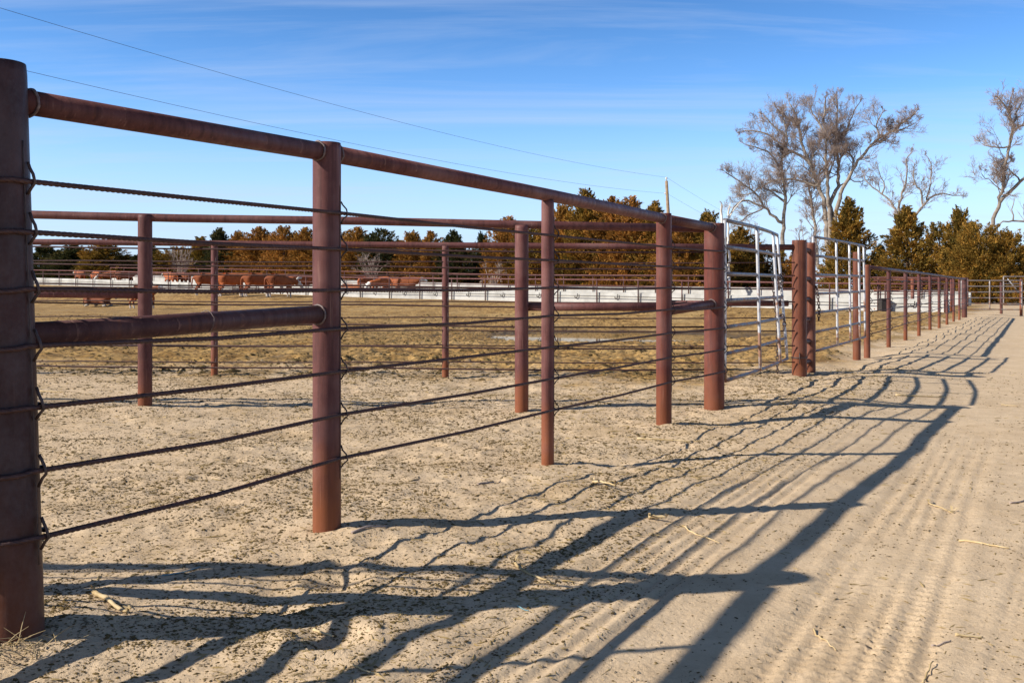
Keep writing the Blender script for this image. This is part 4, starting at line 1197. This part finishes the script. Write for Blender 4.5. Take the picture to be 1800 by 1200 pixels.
# ------------------------------------------------------------------ litter on the sand
rs = np.random.RandomState(11)
def scatter(n, ymin, ymax, keep):
    # depth spread evenly in log distance, across the width the lane and pen show
    Y = np.exp(rs.uniform(np.log(ymin), np.log(ymax), n))
    X = rs.uniform(-0.72, 0.72, n) * Y
    k = rs.uniform(0, 1, n) < keep(X, Y)
    return X[k], Y[k]
def lumps(name, X, Y, size, mat, label, cat, flat=0.55, elong=(1, 1)):
    n = len(X)
    base = np.array([[1, 0, 0], [0.2, 0.95, 0.1], [-0.9, 0.3, 0], [-0.3, -0.9, 0.05], [0.1, 0.05, 1.0], [0, 0, -0.6]])
    tri = np.array([[0, 1, 4], [1, 2, 4], [2, 3, 4], [3, 0, 4], [1, 0, 5], [2, 1, 5], [3, 2, 5], [0, 3, 5]])
    a = rs.uniform(0, 2 * math.pi, n); ex = rs.uniform(elong[0], elong[1], n)
    J = base[None] * (1 + rs.uniform(-0.3, 0.3, (n, 6, 3)))
    J[:, :, 0] *= ex[:, None]; J[:, :, 2] *= flat
    ca, sa = np.cos(a)[:, None], np.sin(a)[:, None]
    x = (J[:, :, 0] * ca - J[:, :, 1] * sa) * size[:, None]; y = (J[:, :, 0] * sa + J[:, :, 1] * ca) * size[:, None]; z = J[:, :, 2] * size[:, None]
    gz = ground_base(X, Y) + ground_detail(X, Y)
    V = np.stack([x + X[:, None], y + Y[:, None], z + gz[:, None] + 0.0005], -1).reshape(-1, 3)
    Fq = (tri[None] + (np.arange(n) * 6)[:, None, None]).reshape(-1, 3)
    o = np_mesh(name, V, Fq, mat)
    tag(o, label, cat, kind='stuff')
    return o
def clump(X, Y): return np.clip((fbm(X * 1.7, Y * 1.7, 301, 5, 0.65) + 0.10) * 2.6, 0, 1)
def roadf(X, Y): return sstep(0.9, 1.5, f_s(X, Y))
X, Y = scatter(240000, 2.2, 13, lambda X, Y: (0.20 + 0.80 * clump(X, Y)) * (1 - 0.78 * roadf(X, Y)))
lumps('dung_crumbs', X, Y, np.minimum(np.exp(rs.normal(np.log(0.0027), 0.52, len(X))), 0.0085) * (0.6 + 0.15 * Y) * (1 - 0.25 * roadf(X, Y)), M['dung'], 'dark dung crumbs strewn over the sand', 'dung', 0.5, (0.8, 1.9))
X, Y = scatter(15000, 2.2, 14, lambda X, Y: 0.6 * (1 - 0.75 * roadf(X, Y)))
lumps('sand_clods', X, Y, np.minimum(np.exp(rs.normal(np.log(0.0036), 0.5, len(X))), 0.009) * (0.6 + 0.14 * Y), M['clod'], 'small pale sand clods lying on the ground', 'clods', 0.6)
X, Y = scatter(60000, 2.2, 13, lambda X, Y: (0.15 + 0.85 * clump(X + 7, Y)) * (1 - 0.88 * roadf(X, Y)))
lumps('straw_bits', X, Y, np.minimum(np.exp(rs.normal(np.log(0.0019), 0.45, len(X))), 0.005) * (0.6 + 0.16 * Y), M['straw'], 'short straw bits scattered over the sand', 'straw', 0.5, (3, 8))
X, Y = scatter(34000, 11.3, 45, lambda X, Y: sstep(0.2, -0.5, f_s(X, Y)) * sstep(0, -1, bunk_t(X, Y)) * (0.2 + 0.8 * clump(X * 0.4, Y * 0.4)) * (ground_base(X, Y) > WATER_Z + 0.02))
lumps('pen_clods', X, Y, np.exp(rs.normal(np.log(0.022), 0.45, len(X))) * (0.6 + 0.02 * Y), M['dung'], 'trodden dark clods covering the cattle pen', 'clods', 0.5, (0.8, 1.8))

# countable pieces of debris
def gpt(px, py):
    """ground point seen at a pixel"""
    Y = 1750 / (py - 505)
    for _ in range(12):
        X = (px - 900) / FPX * Y; Y = (1 - H(X, Y)) * FPX / (py - 505)
    return Vector(((px - 900) / FPX * Y, Y, 0))
def stalk(name, p0, p1, r, label, cat, mat='stalk', bend=0.0, lift=0.0, husk=False, taper=0.6):
    a, b = gpt(*p0), gpt(*p1)
    root_pts = []
    n = 8
    side_ = (b - a).cross(Vector((0, 0, 1))).normalized()
    mb = MB(); rad = []
    for i in range(n + 1):
        t = i / n; p = a.lerp(b, t) + side_ * bend * math.sin(math.pi * t) + side_ * random.uniform(-0.001, 0.001)
        p.z = H(p.x, p.y) + r * 0.7 + lift * t + random.uniform(0, 0.001)
        root_pts.append(p); rad.append(r * (1 - (1 - taper) * t) * (1.18 if i % 3 == 0 else 1))
    mb.tube(root_pts, [q_ * 0.72 for q_ in rad], 7)
    if husk:
        for k in range(7):
            q = root_pts[0] if k % 2 else root_pts[-1]
            d = Vector((random.uniform(-1, 1), random.uniform(-1, 1), random.uniform(0.1, 0.7))).normalized()
            L = random.uniform(0.015, 0.045); s = d.cross(Vector((0, 0, 1))).normalized() * random.uniform(0.004, 0.009)
            m_ = q + d * L * 0.5 + Vector((0, 0, 0.01))
            mb.add([q, m_ + s, q + d * L, m_ - s], [(0, 1, 2, 3)])
    return tag(mb.build(name, M[mat]), label, cat, 'loose plant debris on the sand')
stalk('corn_stalk', (165, 1043), (225, 1078), 0.011, 'thick yellow corn stalk lying just right of the nearest post', 'stalk', husk=True)
stalk('corn_stalk', (905, 990), (975, 1030), 0.0075, 'frayed corn stalk lying across the broad post shadow', 'stalk', husk=True, bend=0.02)
stalk('corn_stalk', (1042, 848), (1082, 862), 0.008, 'short corn stalk standing up on the fence ridge', 'stalk', husk=True, lift=0.02)
stalk('corn_husk', (1140, 912), (1172, 918), 0.011, 'curled golden corn husk on the second post shadow', 'husk', husk=True, lift=0.015)
stalk('corn_stalk', (1200, 925), (1265, 955), 0.0045, 'thin dry stalk lying between the husk and the wheel rut', 'stalk', bend=0.02)
stalk('corn_stalk', (1686, 952), (1774, 965), 0.006, 'straight yellow stalk lying alone on the road at right', 'stalk')
stalk('corn_stalk', (1632, 884), (1674, 900), 0.005, 'crooked pale stalk lying on the road beyond the yellow one', 'stalk', husk=True, bend=0.01)
stalk('corn_stalk', (1680, 1117), (1728, 1121), 0.0055, 'pale stalk lying across the lugged tyre track', 'stalk')
stalk('corn_stalk', (1638, 1136), (1672, 1127), 0.004, 'dark twig lying across the lugged tyre track', 'twig', mat='twig')
stalk('corn_stalk', (1430, 1106), (1470, 1142), 0.004, 'pale split straw near the thin wire shadow', 'straw')
stalk('straw_stem', (1120, 770), (1235, 776), 0.007, 'long pale straw lying near the fence ridge', 'straw')
stalk('straw_stem', (1575, 695), (1662, 699), 0.011, 'yellow straw lying among the gate shadows', 'straw')
stalk('twig', (618, 938), (680, 926), 0.007, 'brown twig lying right of the base of the thick pipe post', 'twig', mat='twig', bend=0.01)
stalk('straw_stem', (552, 1108), (586, 1126), 0.006, 'pale stalk stuck in the hoof hollow', 'straw', lift=0.01)
stalk('straw_stem', (1760, 712), (1788, 714), 0.006, 'small pale straw on the far part of the road', 'straw')
stalk('straw_stem', (70, 688), (115, 690), 0.008, 'pale straw lying in the pen behind the nearest post', 'straw')
stalk('twig', (840, 852), (880, 842), 0.007, 'short brown stick lying between the thick post and the slim post', 'twig', mat='twig')
stalk('twig', (1775, 885), (1800, 880), 0.006, 'brown twig at the right edge of the road', 'twig', mat='twig', bend=0.01)
stalk('straw_stem', (1622, 1200), (1640, 1170), 0.004, 'stubby straw at the bottom edge beside the tyre track', 'straw', lift=0.01)
stalk('straw_stem', (620, 1170), (668, 1186), 0.004, 'thin yellow straw in the shade near the bottom edge', 'straw')
stalk('baling_twine', (285, 1012), (352, 996), 0.0035, 'faded blue twine lying in the shadow right of the nearest post', 'twine', mat='twine', bend=0.012)
stalk('baling_twine', (910, 1066), (930, 1074), 0.0035, 'scrap of blue twine beside the broad post shadow', 'twine', mat='twine', bend=0.006)
# tuft of dry grass at the foot of the nearest post
tf = MB()
for k in range(130):
    a = random.uniform(2.6, 6.0); rr = random.uniform(0.075, 0.21)
    p = Vector((PN[0][0] + math.cos(a) * rr, PN[0][1] + math.sin(a) * rr, 0)); p.z = H(p.x, p.y)
    d = Vector((random.gauss(0, 0.7), random.gauss(0, 0.7), random.uniform(0.15, 0.9))).normalized()
    L = random.uniform(0.03, 0.10)
    tf.tube([p, p + d * L * 0.5, p + d * L + Vector((0, 0, -0.01))], [0.0016, 0.0013, 0.0006], 3, cap=False)
tag(tf.build('grass_tuft', M['stalk']), 'dry grass litter gathered at the foot of the nearest post', 'grass')

# ------------------------------------------------------------------ keep world positions of parts under offset roots
bpy.context.view_layer.update()
for root in [o for o in SC.objects if o.type == 'EMPTY' and o.parent is None]:
    if root.name.split('.')[0] in ('cedar_tree', 'utility_pole'): continue
    inv = root.matrix_world.inverted()
    for c in root.children: c.matrix_parent_inverse = inv
